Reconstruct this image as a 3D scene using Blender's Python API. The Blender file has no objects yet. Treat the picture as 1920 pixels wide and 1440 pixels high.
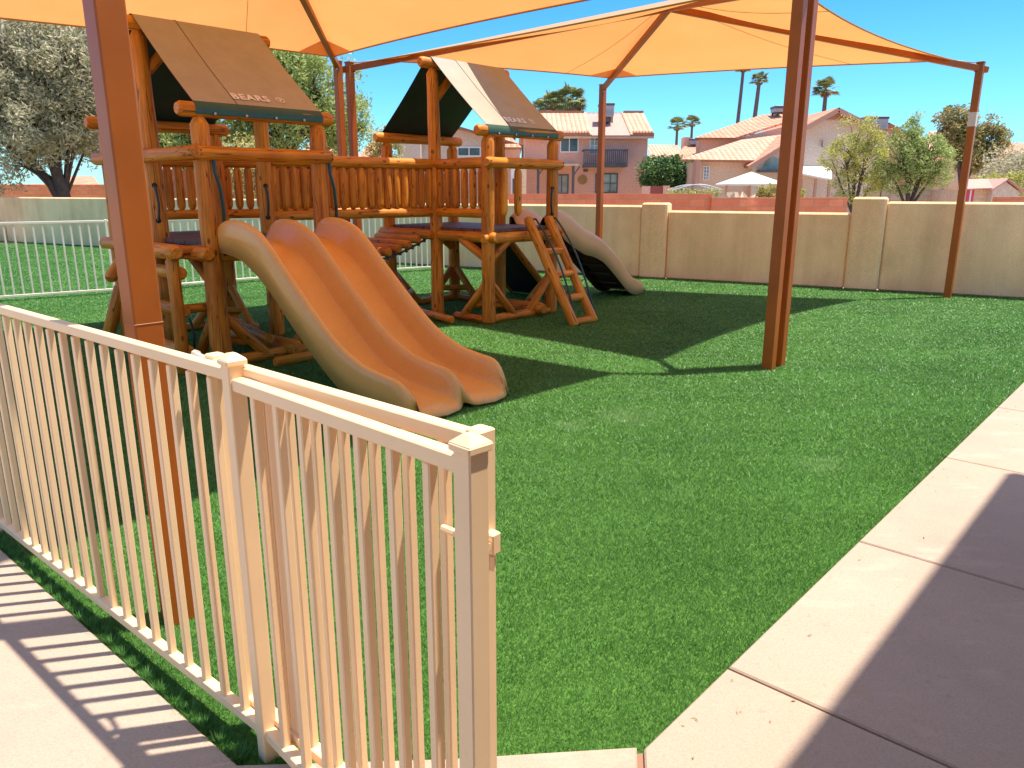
import bpy, math, random
import numpy as np
from mathutils import Vector, Matrix, Quaternion
rnd = random.Random(7)
sc = bpy.context.scene
col = sc.collection
H = 1.65
TH = math.radians(14.4); CT, ST = math.cos(TH), math.sin(TH)
def P(x, y, d):            # photo position at a real distance d in front -> metres
    a, b, f = x-960, 720-y, 1420.0
    up = b*CT - f*ST; fw = f*CT + b*ST
    return Vector((a/fw*d, d, H + up/fw*d))
def PX(x, y, d): return P(x, y, d).x
def PZ(y, d): return P(960, y, d).z
V = Vector
# ------------------------------------------------------------------ materials
def mat(name, base=(.5,.5,.5), rough=.6, spec=.5):
    m = bpy.data.materials.new(name); m.use_nodes = True
    nt = m.node_tree; b = nt.nodes['Principled BSDF']
    b.inputs['Base Color'].default_value = (*base, 1); b.inputs['Roughness'].default_value = rough
    b.inputs['Specular IOR Level'].default_value = spec
    return m, nt, b
def N(nt, t, **kw):
    n = nt.nodes.new(t)
    for k, v in kw.items():
        if hasattr(n, k) and k not in ('Scale',): setattr(n, k, v)
        else: n.inputs[k].default_value = v
    return n
def ramp(nt, fac, stops, interp='LINEAR'):
    r = nt.nodes.new('ShaderNodeValToRGB'); r.color_ramp.interpolation = interp
    e = r.color_ramp.elements
    while len(e) < len(stops): e.new(.5)
    for i, (p, c) in enumerate(stops):
        e[i].position = p; e[i].color = (*c, 1)
    nt.links.new(fac, r.inputs['Fac']); return r.outputs['Color']
def mixc(nt, a, b, fac, mode='MIX'):
    m = nt.nodes.new('ShaderNodeMix'); m.data_type = 'RGBA'; m.blend_type = mode
    for sock, v in ((m.inputs[0], fac), (m.inputs[6], a), (m.inputs[7], b)):
        if hasattr(v, 'is_output'): nt.links.new(v, sock)
        elif isinstance(v, (int, float)): sock.default_value = v
        else: sock.default_value = (*v, 1)
    return m.outputs[2]
def coord(nt, kind='Object', scale=(1,1,1)):
    tc = nt.nodes.new('ShaderNodeTexCoord'); mp = nt.nodes.new('ShaderNodeMapping')
    mp.inputs['Scale'].default_value = scale; nt.links.new(tc.outputs[kind], mp.inputs['Vector'])
    return mp.outputs['Vector']
def noise(nt, vec, scale, detail=4, rough=.55):
    n = nt.nodes.new('ShaderNodeTexNoise'); n.inputs['Scale'].default_value = scale
    n.inputs['Detail'].default_value = detail; n.inputs['Roughness'].default_value = rough
    nt.links.new(vec, n.inputs['Vector']); return n.outputs['Fac']
def bump(nt, b, h, strength=.3, dist=.01):
    n = nt.nodes.new('ShaderNodeBump'); n.inputs['Strength'].default_value = strength
    n.inputs['Distance'].default_value = dist; nt.links.new(h, n.inputs['Height'])
    nt.links.new(n.outputs['Normal'], b.inputs['Normal'])
def mottled(name, c1, c2, scale, rough=.7, bs=.2, bd=.01, fine=None, spec=.4, kind='Object', stains=None):
    m, nt, b = mat(name, c1, rough, spec)
    v = coord(nt, kind); f = noise(nt, v, scale, 6, .6)
    c = ramp(nt, f, [(.3, c1), (.7, c2)])
    h = f
    if fine:
        g = noise(nt, v, fine, 3, .6)
        c = mixc(nt, c, ramp(nt, g, [(.35, (.72,.72,.72)), (.65, (1.12,1.12,1.12))]), .55, 'MULTIPLY'); h = g
    if stains:
        s = noise(nt, v, stains[0], 5, .65)
        c = mixc(nt, c, stains[1], ramp(nt, s, [(.55,(0,0,0)),(.75,(stains[2],)*3)]))
    nt.links.new(c, b.inputs['Base Color']); bump(nt, b, h, bs, bd)
    return m
def wood_mat(name, dark, light, rough=.38):
    m, nt, b = mat(name, light, rough, .3)
    oi = nt.nodes.new('ShaderNodeObjectInfo')
    tc = nt.nodes.new('ShaderNodeTexCoord')
    ad = nt.nodes.new('ShaderNodeVectorMath'); ad.operation = 'MULTIPLY_ADD'
    nt.links.new(oi.outputs['Random'], ad.inputs[0]); ad.inputs[1].default_value = (37, 53, 29)
    nt.links.new(tc.outputs['Object'], ad.inputs[2])
    mp = nt.nodes.new('ShaderNodeMapping'); mp.inputs['Scale'].default_value = (22, 22, 1.6)
    nt.links.new(ad.outputs[0], mp.inputs['Vector'])
    g = noise(nt, mp.outputs['Vector'], 1.6, 6, .6)
    c = ramp(nt, g, [(.25, dark), (.5, tuple((a+b_)/2 for a, b_ in zip(dark, light))), (.75, light)])
    big = noise(nt, ad.outputs[0], 2.2, 3)
    c = mixc(nt, c, ramp(nt, big, [(.3, (.74,.66,.6)), (.7, (1.12,1.15,1.2))]), .8, 'MULTIPLY')
    # knots
    mp2 = nt.nodes.new('ShaderNodeMapping'); mp2.inputs['Scale'].default_value = (9, 9, 4.5)
    nt.links.new(ad.outputs[0], mp2.inputs['Vector'])
    vo = nt.nodes.new('ShaderNodeTexVoronoi'); vo.inputs['Scale'].default_value = 1.0
    nt.links.new(mp2.outputs['Vector'], vo.inputs['Vector'])
    c = mixc(nt, tuple(x*.3 for x in dark), c, ramp(nt, vo.outputs['Distance'], [(.07, (.1,.1,.1)), (.17, (1,1,1))]))
    # drying checks along the grain
    mp3 = nt.nodes.new('ShaderNodeMapping'); mp3.inputs['Scale'].default_value = (14, 14, .55)
    nt.links.new(ad.outputs[0], mp3.inputs['Vector'])
    ck = noise(nt, mp3.outputs['Vector'], 1.5, 2, .4)
    c = mixc(nt, c, tuple(x*.25 for x in dark), ramp(nt, ck, [(.485, (0,0,0)), (.497, (.85,.85,.85)), (.503, (.85,.85,.85)), (.515, (0,0,0))]))
    # object brightness variation
    c = mixc(nt, c, ramp(nt, oi.outputs['Random'], [(0, (.84,.78,.75)), (1, (1.15,1.15,1.1))]), 1.0, 'MULTIPLY')
    nt.links.new(c, b.inputs['Base Color']); bump(nt, b, g, .35, .006)
    return m
M = {}
M['log'] = wood_mat('stained_log', (.44,.13,.008), (.88,.36,.032), .5)
M['board'] = wood_mat('stained_board', (.5,.14,.012), (.9,.37,.045), .6)
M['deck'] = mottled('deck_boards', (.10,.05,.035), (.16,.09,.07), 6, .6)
def metal_paint(name, c, rough=.35, v=.12):
    m, nt, b = mat(name, c, rough, .5)
    vec = coord(nt); f = noise(nt, vec, 3, 5)
    cc = ramp(nt, f, [(.3, tuple(x*(1-v) for x in c)), (.7, tuple(min(1, x*(1+v)) for x in c))])
    d = noise(nt, vec, 40, 2)
    cc = mixc(nt, cc, tuple(x*.55 for x in c), ramp(nt, d, [(.72, (0,0,0)), (.8, (.25,.25,.25))]))
    nt.links.new(cc, b.inputs['Base Color']); bump(nt, b, d, .05, .002)
    return m
M['cream'] = metal_paint('cream_powder_coat', (.90,.64,.375), .4, .05)
M['offwhite'] = metal_paint('pale_powder_coat', (.78,.70,.58), .35)
M['brownpaint'] = metal_paint('brown_enamel', (.37,.094,.012), .42, .12); M['brownpaint'].node_tree.nodes['Principled BSDF'].inputs['Specular IOR Level'].default_value = .3
M['label_tape'] = metal_paint('pale_tape', (.62,.5,.42), .5)
M['black'] = mat('black_plastic', (.012,.014,.013), .35)[0]
M['greenstrap'] = mat('dark_green_hose', (.012,.045,.035), .3)[0]
M['galv'] = metal_paint('galvanised_steel', (.42,.42,.42), .35)
M['chain'] = mat('chain_steel', (.06,.05,.05), .4)[0]
M['plastic'] = mottled('caramel_plastic', (.80,.385,.095), (.86,.43,.115), 2.5, .24, .02, .002, 160)
M['plastic2'] = mottled('tan_plastic', (.70,.42,.18), (.76,.47,.21), 3, .35, .02, .002, 160)
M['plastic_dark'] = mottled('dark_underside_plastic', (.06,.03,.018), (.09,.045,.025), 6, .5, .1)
M['rubber'] = mottled('black_climbing_board', (.012,.013,.014), (.02,.02,.02), 8, .7, .2)
def stucco(name, c, fine=45, v=.1, stains=None, bd=.006, bs=.5):
    return mottled(name, tuple(x*(1-v) for x in c), tuple(x*(1+v) for x in c), .9, .9, bs, bd, fine, .2, 'Object', stains)
M['walltan'] = stucco('tan_stucco', (.97,.66,.38), 60, .1, (1.2, (.6,.4,.2), .4))
def streaks(m):
    nt = m.node_tree; b = nt.nodes['Principled BSDF']; l = b.inputs['Base Color'].links[0].from_socket
    a = noise(nt, coord(nt, 'Object', (5,5,.22)), 1, 4); q = noise(nt, coord(nt, 'Object', (.9,.9,.5)), 1.1, 5, .7)
    c = mixc(nt, l, ramp(nt, a, [(.3,(.94,.93,.92)), (.5,(1,1,1)), (.68,(1.04,1.05,1.07))]), 1, 'MULTIPLY')
    c = mixc(nt, c, ramp(nt, q, [(.35,(.9,.85,.8)), (.6,(1.02,1.02,1.02))]), 1, 'MULTIPLY')
    nt.links.new(c, b.inputs['Base Color'])
streaks(M['walltan'])
M['pinkst'] = stucco('pink_stucco', (.76,.43,.31), 12, .06, (.35, (.5,.27,.22), .5), .02)
M['greyst'] = stucco('lilac_grey_stucco', (.68,.54,.43), 12, .06, (.35, (.43,.35,.33), .5), .02)
M['beigest'] = stucco('beige_stucco', (.74,.51,.34), 12, .06, (.35, (.48,.34,.25), .5), .02)
M['whitetrim'] = mat('white_trim', (.75,.72,.68), .5)[0]
M['patio'] = stucco('patio_paint', (.80,.65,.50), 30)
M['fascia'] = mat('fascia_paint', (.5,.26,.18), .6)[0]
def brick(name, c1, c2, mortar, kind='UV', scale=1.0):
    m, nt, b = mat(name, c1, .85, .2)
    v = coord(nt, kind, (scale,)*3)
    br = nt.nodes.new('ShaderNodeTexBrick'); nt.links.new(v, br.inputs['Vector'])
    br.inputs['Color1'].default_value = (*c1, 1); br.inputs['Color2'].default_value = (*c2, 1); br.inputs['Mortar'].default_value = (*mortar, 1)
    br.inputs['Scale'].default_value = 1; br.inputs['Brick Width'].default_value = .4; br.inputs['Row Height'].default_value = .2
    br.inputs['Mortar Size'].default_value = .012
    n = noise(nt, v, 1.3, 6, .7)
    c = mixc(nt, br.outputs['Color'], ramp(nt, n, [(.3,(.8,.75,.7)), (.6,(1.05,1.05,1.05)), (.72, (1.6,1.5,1.45))]), .8, 'MULTIPLY')
    nt.links.new(c, b.inputs['Base Color']); bump(nt, b, br.outputs['Fac'], -.4, .01)
    return m
M['redblock'] = brick('red_block', (.66,.20,.10), (.74,.27,.14), (.5,.24,.15))
M['tanblock'] = brick('tan_block', (.5,.36,.24), (.56,.4,.27), (.4,.3,.2))
def tile_mat(name, c1, c2, c3):
    m, nt, b = mat(name, c1, .85, .2)
    tc = nt.nodes.new('ShaderNodeTexCoord'); v = tc.outputs['UV']
    br = nt.nodes.new('ShaderNodeTexBrick'); nt.links.new(v, br.inputs['Vector']); br.offset = 0
    br.inputs['Scale'].default_value = 1; br.inputs['Brick Width'].default_value = .30; br.inputs['Row Height'].default_value = .38
    br.inputs['Mortar Size'].default_value = .03; br.inputs['Mortar Smooth'].default_value = .6
    br.inputs['Color1'].default_value = (*c1, 1); br.inputs['Color2'].default_value = (*c2, 1); br.inputs['Mortar'].default_value = (*c3, 1)
    n = noise(nt, v, .8, 6, .7)
    c = mixc(nt, br.outputs['Color'], ramp(nt, n, [(.3,(.78,.74,.7)), (.7,(1.2,1.2,1.18))]), .8, 'MULTIPLY')
    nt.links.new(c, b.inputs['Base Color'])
    w = nt.nodes.new('ShaderNodeTexWave'); w.wave_profile = 'SIN'; w.inputs['Scale'].default_value = 1/.30/ (20/(2*math.pi)) * 1.0
    nt.links.new(v, w.inputs['Vector'])
    bump(nt, b, w.outputs['Fac'], .7, .06)
    return m
M['tile'] = tile_mat('clay_tile', (.62,.30,.19), (.70,.37,.25), (.36,.15,.09))
M['tile2'] = tile_mat('pale_clay_tile', (.68,.38,.26), (.74,.44,.31), (.42,.2,.13))
M['shingle'] = mottled('pale_shingle', (.55,.30,.24), (.62,.36,.29), 5, .9, .3, .02, 20)
def glass_mat(name, c):
    m, nt, b = mat(name, c, .12, .6)
    v = coord(nt); n = noise(nt, v, 1.1, 3)
    nt.links.new(ramp(nt, n, [(.35, tuple(x*.6 for x in c)), (.65, tuple(x*1.7 for x in c))]), b.inputs['Base Color'])
    return m
M['glass'] = glass_mat('window_glass', (.06,.075,.075)); M['glass2'] = glass_mat('blind_glass', (.2,.24,.22))
M['darkmetal'] = metal_paint('dark_metal', (.09,.085,.09), .5)
M['ac'] = metal_paint('grey_sheet_metal', (.36,.37,.39), .45)
M['palebuff'] = mottled('pale_canvas', (.72,.66,.58), (.8,.73,.65), 3, .8)
# concrete
def concrete(name, c):
    m, nt, b = mat(name, c, .85, .25)
    v = coord(nt); n = noise(nt, v, 1.1, 7, .65); g = noise(nt, v, 140, 3, .7); k = noise(nt, v, 28, 3)
    cc = ramp(nt, n, [(.25, tuple(x*.86 for x in c)), (.55, c), (.8, tuple(min(1,x*1.08) for x in c))])
    cc = mixc(nt, cc, ramp(nt, g, [(.3,(.8,.78,.76)), (.6,(1.06,1.06,1.06))]), .7, 'MULTIPLY')
    cc = mixc(nt, cc, tuple(x*.72 for x in c), ramp(nt, k, [(.64,(0,0,0)), (.72,(.5,.5,.5))]))
    d = nt.nodes.new('ShaderNodeTexVoronoi'); d.inputs['Scale'].default_value = 3.1; nt.links.new(v, d.inputs['Vector'])
    cc = mixc(nt, tuple(x*.45 for x in c), cc, ramp(nt, d.outputs['Distance'], [(.012,(0,0,0)), (.02,(1,1,1))]))
    st = noise(nt, v, .55, 6, .7); s2 = noise(nt, coord(nt, 'Object', (1, 2.4, 1)), 1.7, 5, .7)
    cc = mixc(nt, cc, tuple(x*q for x, q in zip(c, (.80,.68,.56))), ramp(nt, st, [(.52,(0,0,0)), (.70,(.55,.55,.55))]))
    cc = mixc(nt, cc, tuple(min(1,x*1.25) for x in c), ramp(nt, s2, [(.56,(0,0,0)), (.68,(.45,.45,.45))]))
    nt.links.new(cc, b.inputs['Base Color']); bump(nt, b, g, .35, .002)
    return m
M['conc'] = concrete('concrete', (.45,.34,.262))
M['groove'] = mat('joint_filler', (.30,.16,.10), .9)[0]
# ground
M['dirt'] = mottled('desert_gravel', (.42,.30,.21), (.52,.39,.27), .6, .95, .4, .02, 9, .2, 'Object', (.15, (.34,.30,.14), .7))
M['field'] = mottled('dry_grass_field', (.46,.40,.20), (.58,.50,.28), 1.5, .95, .4, .03, 12)
def turf_base():
    m, nt, b = mat('turf_backing', (.03,.09,.02), .9, .1)
    v = coord(nt); n = noise(nt, v, 90, 3, .7); q = noise(nt, v, .6, 4)
    c = ramp(nt, n, [(.3,(.035,.085,.015)), (.7,(.12,.27,.05))])
    c = mixc(nt, c, ramp(nt, q, [(.3,(.85,.85,.85)), (.7,(1.15,1.15,1.1))]), 1, 'MULTIPLY')
    nt.links.new(c, b.inputs['Base Color']); bump(nt, b, n, .5, .01); return m
M['turfbase'] = turf_base()
def leafy(name, stops, trans=.25, rough=.55, big=None, worn=False):
    m, nt, b = mat(name, stops[0], rough, .35)
    g = nt.nodes.new('ShaderNodeNewGeometry')
    c = ramp(nt, g.outputs['Random Per Island'], [(i/(len(stops)-1), s) for i, s in enumerate(stops)])
    if big:
        v = coord(nt); n = noise(nt, v, big[0], 4)
        c = mixc(nt, c, ramp(nt, n, [(.3, big[1]), (.7, big[2])]), 1, 'MULTIPLY')
    if worn:   # pale scuffed spots and faint pile-direction streaks in the turf
        st = noise(nt, coord(nt, 'Object', (.35, 2.2, 1)), 1.6, 4)
        c = mixc(nt, c, ramp(nt, st, [(.35,(.86,.88,.86)), (.65,(1.12,1.1,1.1))]), 1, 'MULTIPLY')
        for (wx, wy, wr) in ((.83,5.42,.26), (.42,5.2,.16), (-.2,4.3,.14), (1.9,4.4,.18)):
            dn = nt.nodes.new('ShaderNodeVectorMath'); dn.operation = 'DISTANCE'; nt.links.new(coord(nt), dn.inputs[0]); dn.inputs[1].default_value = (wx, wy, 0)
            rn = noise(nt, coord(nt), 9, 4); ml = nt.nodes.new('ShaderNodeMath'); ml.operation = 'MULTIPLY_ADD'; nt.links.new(rn, ml.inputs[0]); ml.inputs[1].default_value = wr*1.6
            nt.links.new(dn.outputs['Value'], ml.inputs[2])
            c = mixc(nt, c, (.34,.46,.22), ramp(nt, ml.outputs[0], [(wr*1.0,(.42,.42,.42)), (wr*1.9,(0,0,0))]))
    nt.links.new(c, b.inputs['Base Color'])
    t = nt.nodes.new('ShaderNodeBsdfTranslucent'); nt.links.new(c, t.inputs['Color'])
    mx = nt.nodes.new('ShaderNodeMixShader'); mx.inputs[0].default_value = trans
    nt.links.new(b.outputs[0], mx.inputs[1]); nt.links.new(t.outputs[0], mx.inputs[2])
    nt.links.new(mx.outputs[0], nt.nodes['Material Output'].inputs['Surface'])
    return m
M['blade'] = leafy('turf_fibre', [(.034,.115,.02), (.062,.20,.038), (.105,.285,.06), (.21,.42,.13)], .25, .42, (.8,(.74,.78,.76),(1.26,1.2,1.2)), True)
M['olive'] = leafy('olive_leaves', [(.30,.30,.17), (.52,.49,.33), (.74,.64,.50), (.36,.40,.2)], .5)
M['mesq'] = leafy('mesquite_leaves', [(.19,.26,.06), (.34,.43,.12), (.54,.58,.24), (.24,.33,.08)], .45)
M['lime'] = leafy('lime_leaves', [(.3,.3,.05), (.5,.5,.12), (.66,.6,.2), (.3,.36,.08)], .4)
M['bushy'] = leafy('dark_green_leaves', [(.05,.11,.025), (.09,.18,.045), (.17,.27,.08)], .2)
M['yellowy'] = leafy('yellow_leaves', [(.46,.36,.10), (.58,.48,.18), (.30,.33,.10)], .35)
M['ash'] = leafy('ash_leaves', [(.22,.24,.08), (.40,.34,.13), (.5,.38,.17), (.16,.2,.06)], .35)
M['palm'] = leafy('palm_leaves', [(.13,.19,.05), (.24,.28,.09), (.42,.38,.18)], .2)
M['deadpalm'] = leafy('dead_palm_leaves', [(.3,.2,.1), (.42,.3,.16)], .2)
M['bark'] = mottled('bark', (.07,.05,.04), (.13,.095,.08), 9, .95, .8, .03, 30)
M['palmbark'] = mottled('palm_bark', (.14,.09,.08), (.2,.14,.12), 5, .95, .6, .03, 20)
# fabrics
def fabric():
    m = bpy.data.materials.new('shade_cloth'); m.use_nodes = True; nt = m.node_tree
    for n in list(nt.nodes):
        if n.type != 'OUTPUT_MATERIAL': nt.nodes.remove(n)
    v = coord(nt, 'Object'); q = noise(nt, v, 1.2, 5); w = noise(nt, v, 70, 2)
    ct = mixc(nt, ramp(nt, q, [(.3,(.76,.29,.080)), (.7,(.81,.33,.10))]), ramp(nt, w, [(.35,(.93,.93,.93)), (.65,(1.04,1.04,1.04))]), 1, 'MULTIPLY')
    t = nt.nodes.new('ShaderNodeBsdfTranslucent'); nt.links.new(ct, t.inputs['Color'])
    d = nt.nodes.new('ShaderNodeBsdfDiffuse'); d.inputs['Color'].default_value = (.85,.60,.38,1)
    mx = nt.nodes.new('ShaderNodeMixShader'); mx.inputs[0].default_value = .50
    nt.links.new(t.outputs[0], mx.inputs[1]); nt.links.new(d.outputs[0], mx.inputs[2])
    nt.links.new(mx.outputs[0], nt.nodes['Material Output'].inputs['Surface'])
    return m
M['cloth'] = fabric()
M['hem'] = mottled('cloth_hem', (.42,.19,.05), (.5,.24,.07), 8, .8)
M['tarp'] = mottled('grey_olive_tarp', (.33,.29,.22), (.39,.35,.27), 3.5, .5, .06, .004, 200, .4, 'Object', (2.5, (.27,.22,.16), .4))
M['tarp_under'] = mottled('dark_green_tarp', (.008,.03,.026), (.012,.042,.034), 6, .5, .06, .004)
M['tarp_hem'] = mottled('green_vinyl', (.015,.075,.065), (.022,.095,.08), 6, .35, .05, .004)
M['seamc'] = mat('seam_thread', (.13,.10,.07), .7)[0]
M['print'] = mat('white_print', (.75,.73,.68), .6)[0]
M['red'] = mat('pink_red_paint', (.62,.05,.13), .5)[0]
M['carpaint'] = mat('grey_car_paint', (.30,.31,.34), .25)[0]
M['carpaint2'] = mat('silver_maroon_car_paint', (.32,.20,.21), .25)[0]
M['tyre'] = mat('tyre_rubber', (.02,.02,.02), .8)[0]
M['redwood'] = mat('red_gate_wood', (.3,.07,.05), .7)[0]
M['sandstone'] = mottled('sandstone_rock', (.55,.4,.28), (.62,.47,.34), 2, .9)

# ------------------------------------------------------------------ object helpers
WM = {}
def tagp(o, label=None, cat=None, group=None, kind=None):
    if label: o['label'] = label
    if cat: o['category'] = cat
    if group: o['group'] = group
    if kind: o['kind'] = kind
    return o
def thing(name, loc, label, cat, group=None):
    o = bpy.data.objects.new(name, None); o.empty_display_size = .2; col.objects.link(o)
    o.location = loc; WM[o.name] = Matrix.Translation(V(loc)); return tagp(o, label, cat, group)
def place(o, mtx, parent):
    WM[o.name] = mtx
    if parent:
        o.parent = parent; o.matrix_basis = WM[parent.name].inverted() @ mtx
    else: o.matrix_basis = mtx
def mesh(name, verts, faces, m, smooth=False, uvs=None):
    me = bpy.data.meshes.new(name); me.from_pydata([tuple(v) for v in verts], [], faces); me.update()
    for mm in (m if isinstance(m, (list, tuple)) else [m]): me.materials.append(mm)
    if smooth: me.polygons.foreach_set('use_smooth', [True]*len(me.polygons))
    if uvs:
        ul = me.uv_layers.new(name='UVMap')
        for p in me.polygons:
            for li in p.loop_indices: ul.data[li].uv = uvs[me.loops[li].vertex_index]
    return me
def obj(name, me, parent=None, mtx=None):
    o = bpy.data.objects.new(name, me); col.objects.link(o)
    place(o, mtx or Matrix.Identity(4), parent); return o
class MB:
    def __init__(s): s.v = []; s.f = []
    def add(s, vs, fs):
        n = len(s.v); s.v += [V(v) for v in vs]; s.f += [tuple(i+n for i in f) for f in fs]; return s
    def quad(s, a, b, c, d): return s.add([a,b,c,d], [(0,1,2,3)])
    def box(s, c, hx, hy, hz, M3=None, ch=0.0):
        c = V(c)
        if ch <= 0:
            vs = [V((x*hx, y*hy, z*hz)) for z in (-1,1) for x, y in ((-1,-1),(1,-1),(1,1),(-1,1))]
            fs = [(3,2,1,0),(4,5,6,7),(0,1,5,4),(1,2,6,5),(2,3,7,6),(3,0,4,7)]
        else:
            vs = []; 
            for (z, e) in ((-hz, ch), (-hz+ch, 0), (hz-ch, 0), (hz, ch)):
                a, b = hx-e, hy-e
                for x, y in ((-a+ch,-b),(a-ch,-b),(a,-b+ch),(a,b-ch),(a-ch,b),(-a+ch,b),(-a,b-ch),(-a,-b+ch)): vs.append(V((x,y,z)))
            fs = [tuple(range(7,-1,-1)), tuple(range(24,32))]
            for r in range(3):
                for i in range(8): j = (i+1)%8; fs.append((r*8+i, r*8+j, r*8+8+j, r*8+8+i))
        if M3: vs = [M3 @ v for v in vs]
        return s.add([v+c for v in vs], fs)
    def beam(s, a, b, w, h, ch=0.0, upv=V((0,0,1))):
        a, b = V(a), V(b); z = (b-a); L = z.length; z.normalize()
        x = upv.cross(z)
        if x.length < 1e-4: x = V((1,0,0)).cross(z) if abs(z.x) < .9 else V((0,1,0)).cross(z)
        x.normalize(); y = z.cross(x)
        M3 = Matrix((x, y, z)).transposed()
        return s.box((a+b)/2, w/2, h/2, L/2, M3, ch)
    def tube(s, pts, r, seg=8, cap=True):
        pts = [V(p) for p in pts]; n = len(pts); rs = r if isinstance(r, (list, tuple)) else [r]*n
        vs, fs = [], []; ref = None
        for i, p in enumerate(pts):
            t = (pts[min(i+1, n-1)] - pts[max(i-1, 0)]).normalized()
            if ref is None: ref = V((0,0,1)) if abs(t.z) < .9 else V((1,0,0))
            x = ref - t*ref.dot(t); x.normalize(); y = t.cross(x); ref = x
            for k in range(seg):
                a = 2*math.pi*k/seg; vs.append(p + (x*math.cos(a) + y*math.sin(a))*rs[i])
        for i in range(n-1):
            for k in range(seg):
                k2 = (k+1)%seg; fs.append((i*seg+k, i*seg+k2, (i+1)*seg+k2, (i+1)*seg+k))
        if cap: fs += [tuple(range(seg-1,-1,-1)), tuple((n-1)*seg+k for k in range(seg))]
        return s.add(vs, fs)
    def done(s, name, m, parent=None, smooth=False, mtx=None):
        return obj(name, mesh(name, s.v, s.f, m, smooth), parent, mtx)
def smooth_angle(o, deg=35):
    me = o.data; me.polygons.foreach_set('use_smooth', [True]*len(me.polygons))
    if hasattr(me, 'set_sharp_from_angle'): me.set_sharp_from_angle(angle=math.radians(deg))
    return o
def align(a, b):
    z = (V(b)-V(a)).normalized(); q = V((0,0,1)).rotation_difference(z)
    return Matrix.Translation(V(a)) @ q.to_matrix().to_4x4() @ Matrix.Rotation(rnd.uniform(0, 6.28), 4, 'Z')
def log(name, a, b, r, parent, m='log', pointed=False, seg=18, endch=None, taper=1.0):
    a, b = V(a), V(b); L = (b-a).length
    ch = endch if endch is not None else r*.45
    prof = [(0, r*.72), (ch, r)]
    n = max(2, int(L/.28))
    for i in range(1, n): prof.append((ch+(L-2*ch)*i/n, r*rnd.uniform(.965, 1.03)))
    prof.append((L-ch*(2.2 if pointed else 1), r)); prof.append((L, r*(.45 if pointed else .72)))
    vs, fs = [], []
    prof = [(z, rr*(1+(taper-1)*(1-z/L))) for z, rr in prof]
    bend = V((rnd.uniform(-1,1), rnd.uniform(-1,1), 0))*L*.003
    for z, rr in prof:
        off = bend*math.sin(math.pi*z/L)
        for k in range(seg):
            t = 2*math.pi*k/seg; w = 1+.018*math.sin(2*t+z*3)+.01*math.sin(5*t+z*7)
            vs.append(V((math.cos(t)*rr*w, math.sin(t)*rr*w, z))+off)
    m_ = len(prof)
    for i in range(m_-1):
        for k in range(seg): k2 = (k+1)%seg; fs.append((i*seg+k, i*seg+k2, (i+1)*seg+k2, (i+1)*seg+k))
    fs += [tuple(range(seg-1,-1,-1)), tuple((m_-1)*seg+k for k in range(seg))]
    o = obj(name, mesh(name, vs, fs, M[m]), parent, align(a, b)); smooth_angle(o, 32); return o
def dup(o, parent, mtx):
    c = o.copy(); col.objects.link(c); c.parent = None; place(c, mtx, parent); return c

# ------------------------------------------------------------------ ground, turf, concrete
E1 = V((.673,.740,0)).normalized(); E2 = V((E1.y,-E1.x,0)); O0 = V((.40,1.93,0))
PE0 = V((-.80,1.86,0)); PED = V((-.757,.653,0)).normalized()      # edge of the left path
WD = V((.878,-.479,0)).normalized(); W0 = V((2.1,14.93,0)); WN = V((-WD.y, WD.x, 0))
def wallp(t): return W0+WD*t
g = MB(); g.quad((-900,-300,-.02),(900,-300,-.02),(900,1500,-.02),(-900,1500,-.02)); tagp(g.done('ground', M['dirt']), kind='structure')
turf_poly = [O0, O0+E1*12.5, wallp(6.9)+WN*.05, wallp(-20)+WN*.05, V((-19,20,0)), PE0+PED*16, PE0]
g = MB(); g.add([V((p.x,p.y,.004)) for p in turf_poly], [tuple(range(len(turf_poly)))]); tagp(g.done('lawn', M['turfbase']), kind='structure')
# walkway: slabs with open joints over a filler sheet
def prism(mb, pts, z0, z1, ch=.006):
    n = len(pts); c = sum((V(p) for p in pts), V((0,0,0)))/n
    ins = []
    for i in range(n):
        a, b, d = V(pts[i-1]), V(pts[i]), V(pts[(i+1)%n])
        e1 = (b-a).normalized(); e2 = (d-b).normalized()
        n1 = V((-e1.y, e1.x, 0)); n2 = V((-e2.y, e2.x, 0)); q = (n1+n2); q = q/max(.3, q.dot(n1)); ins.append(b+q*ch)
    vs = [V((p[0],p[1],z0)) for p in pts]+[V((p[0],p[1],z1-ch)) for p in pts]+[V((p[0],p[1],z1)) for p in ins]
    fs = [tuple(range(2*n, 3*n))]
    for r in range(2):
        for i in range(n): j = (i+1)%n; fs.append((r*n+i, r*n+j, (r+1)*n+j, (r+1)*n+i))
    mb.add(vs, fs)
def L2(a, b): return O0 + E1*a + E2*b
mb = MB(); js = [-6,-4.5,-3.0,-1.45,-.03,.53,1.86,3.43,4.95,6.45,7.95,9.45,10.95,12.5]
for i in range(5, len(js)-1):
    for (b0, b1) in ((0, 1.95), (1.962, 3.9)):
        g_ = .006; a0, a1 = js[i]+g_, js[i+1]-g_
        prism(mb, [L2(a0,b0), L2(a0,b1), L2(a1,b1), L2(a1,b0)], -.05, .03)
prism(mb, [L2(.524,0), L2(-.006,0), L2(-1.2,.0)+V((0.6,-.6,0)), L2(-1.2,1.95), L2(.524,1.95)], -.05, .03)
q = PE0+PED*16
S0 = L2(-.006,-.012)
prism(mb, [V((-.2,1.885,0)), S0+V((-.012,0,0)), L2(-1.2,-.01)+V((.58,-.6,0)), V((-.1,-6,0)), V((-6,-6,0)), V((-20,4,0)), q, PE0][::-1], -.05, .03)
w = mb.done('walkway', M['conc']); tagp(w, kind='structure')
g = MB(); g.add([V((p[0],p[1],.012)) for p in [O0+E2*.02, L2(-8,.02), L2(-8,3.9), L2(12.5,3.9), L2(12.5,.02)]][::-1], [(0,1,2,3,4)])
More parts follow.
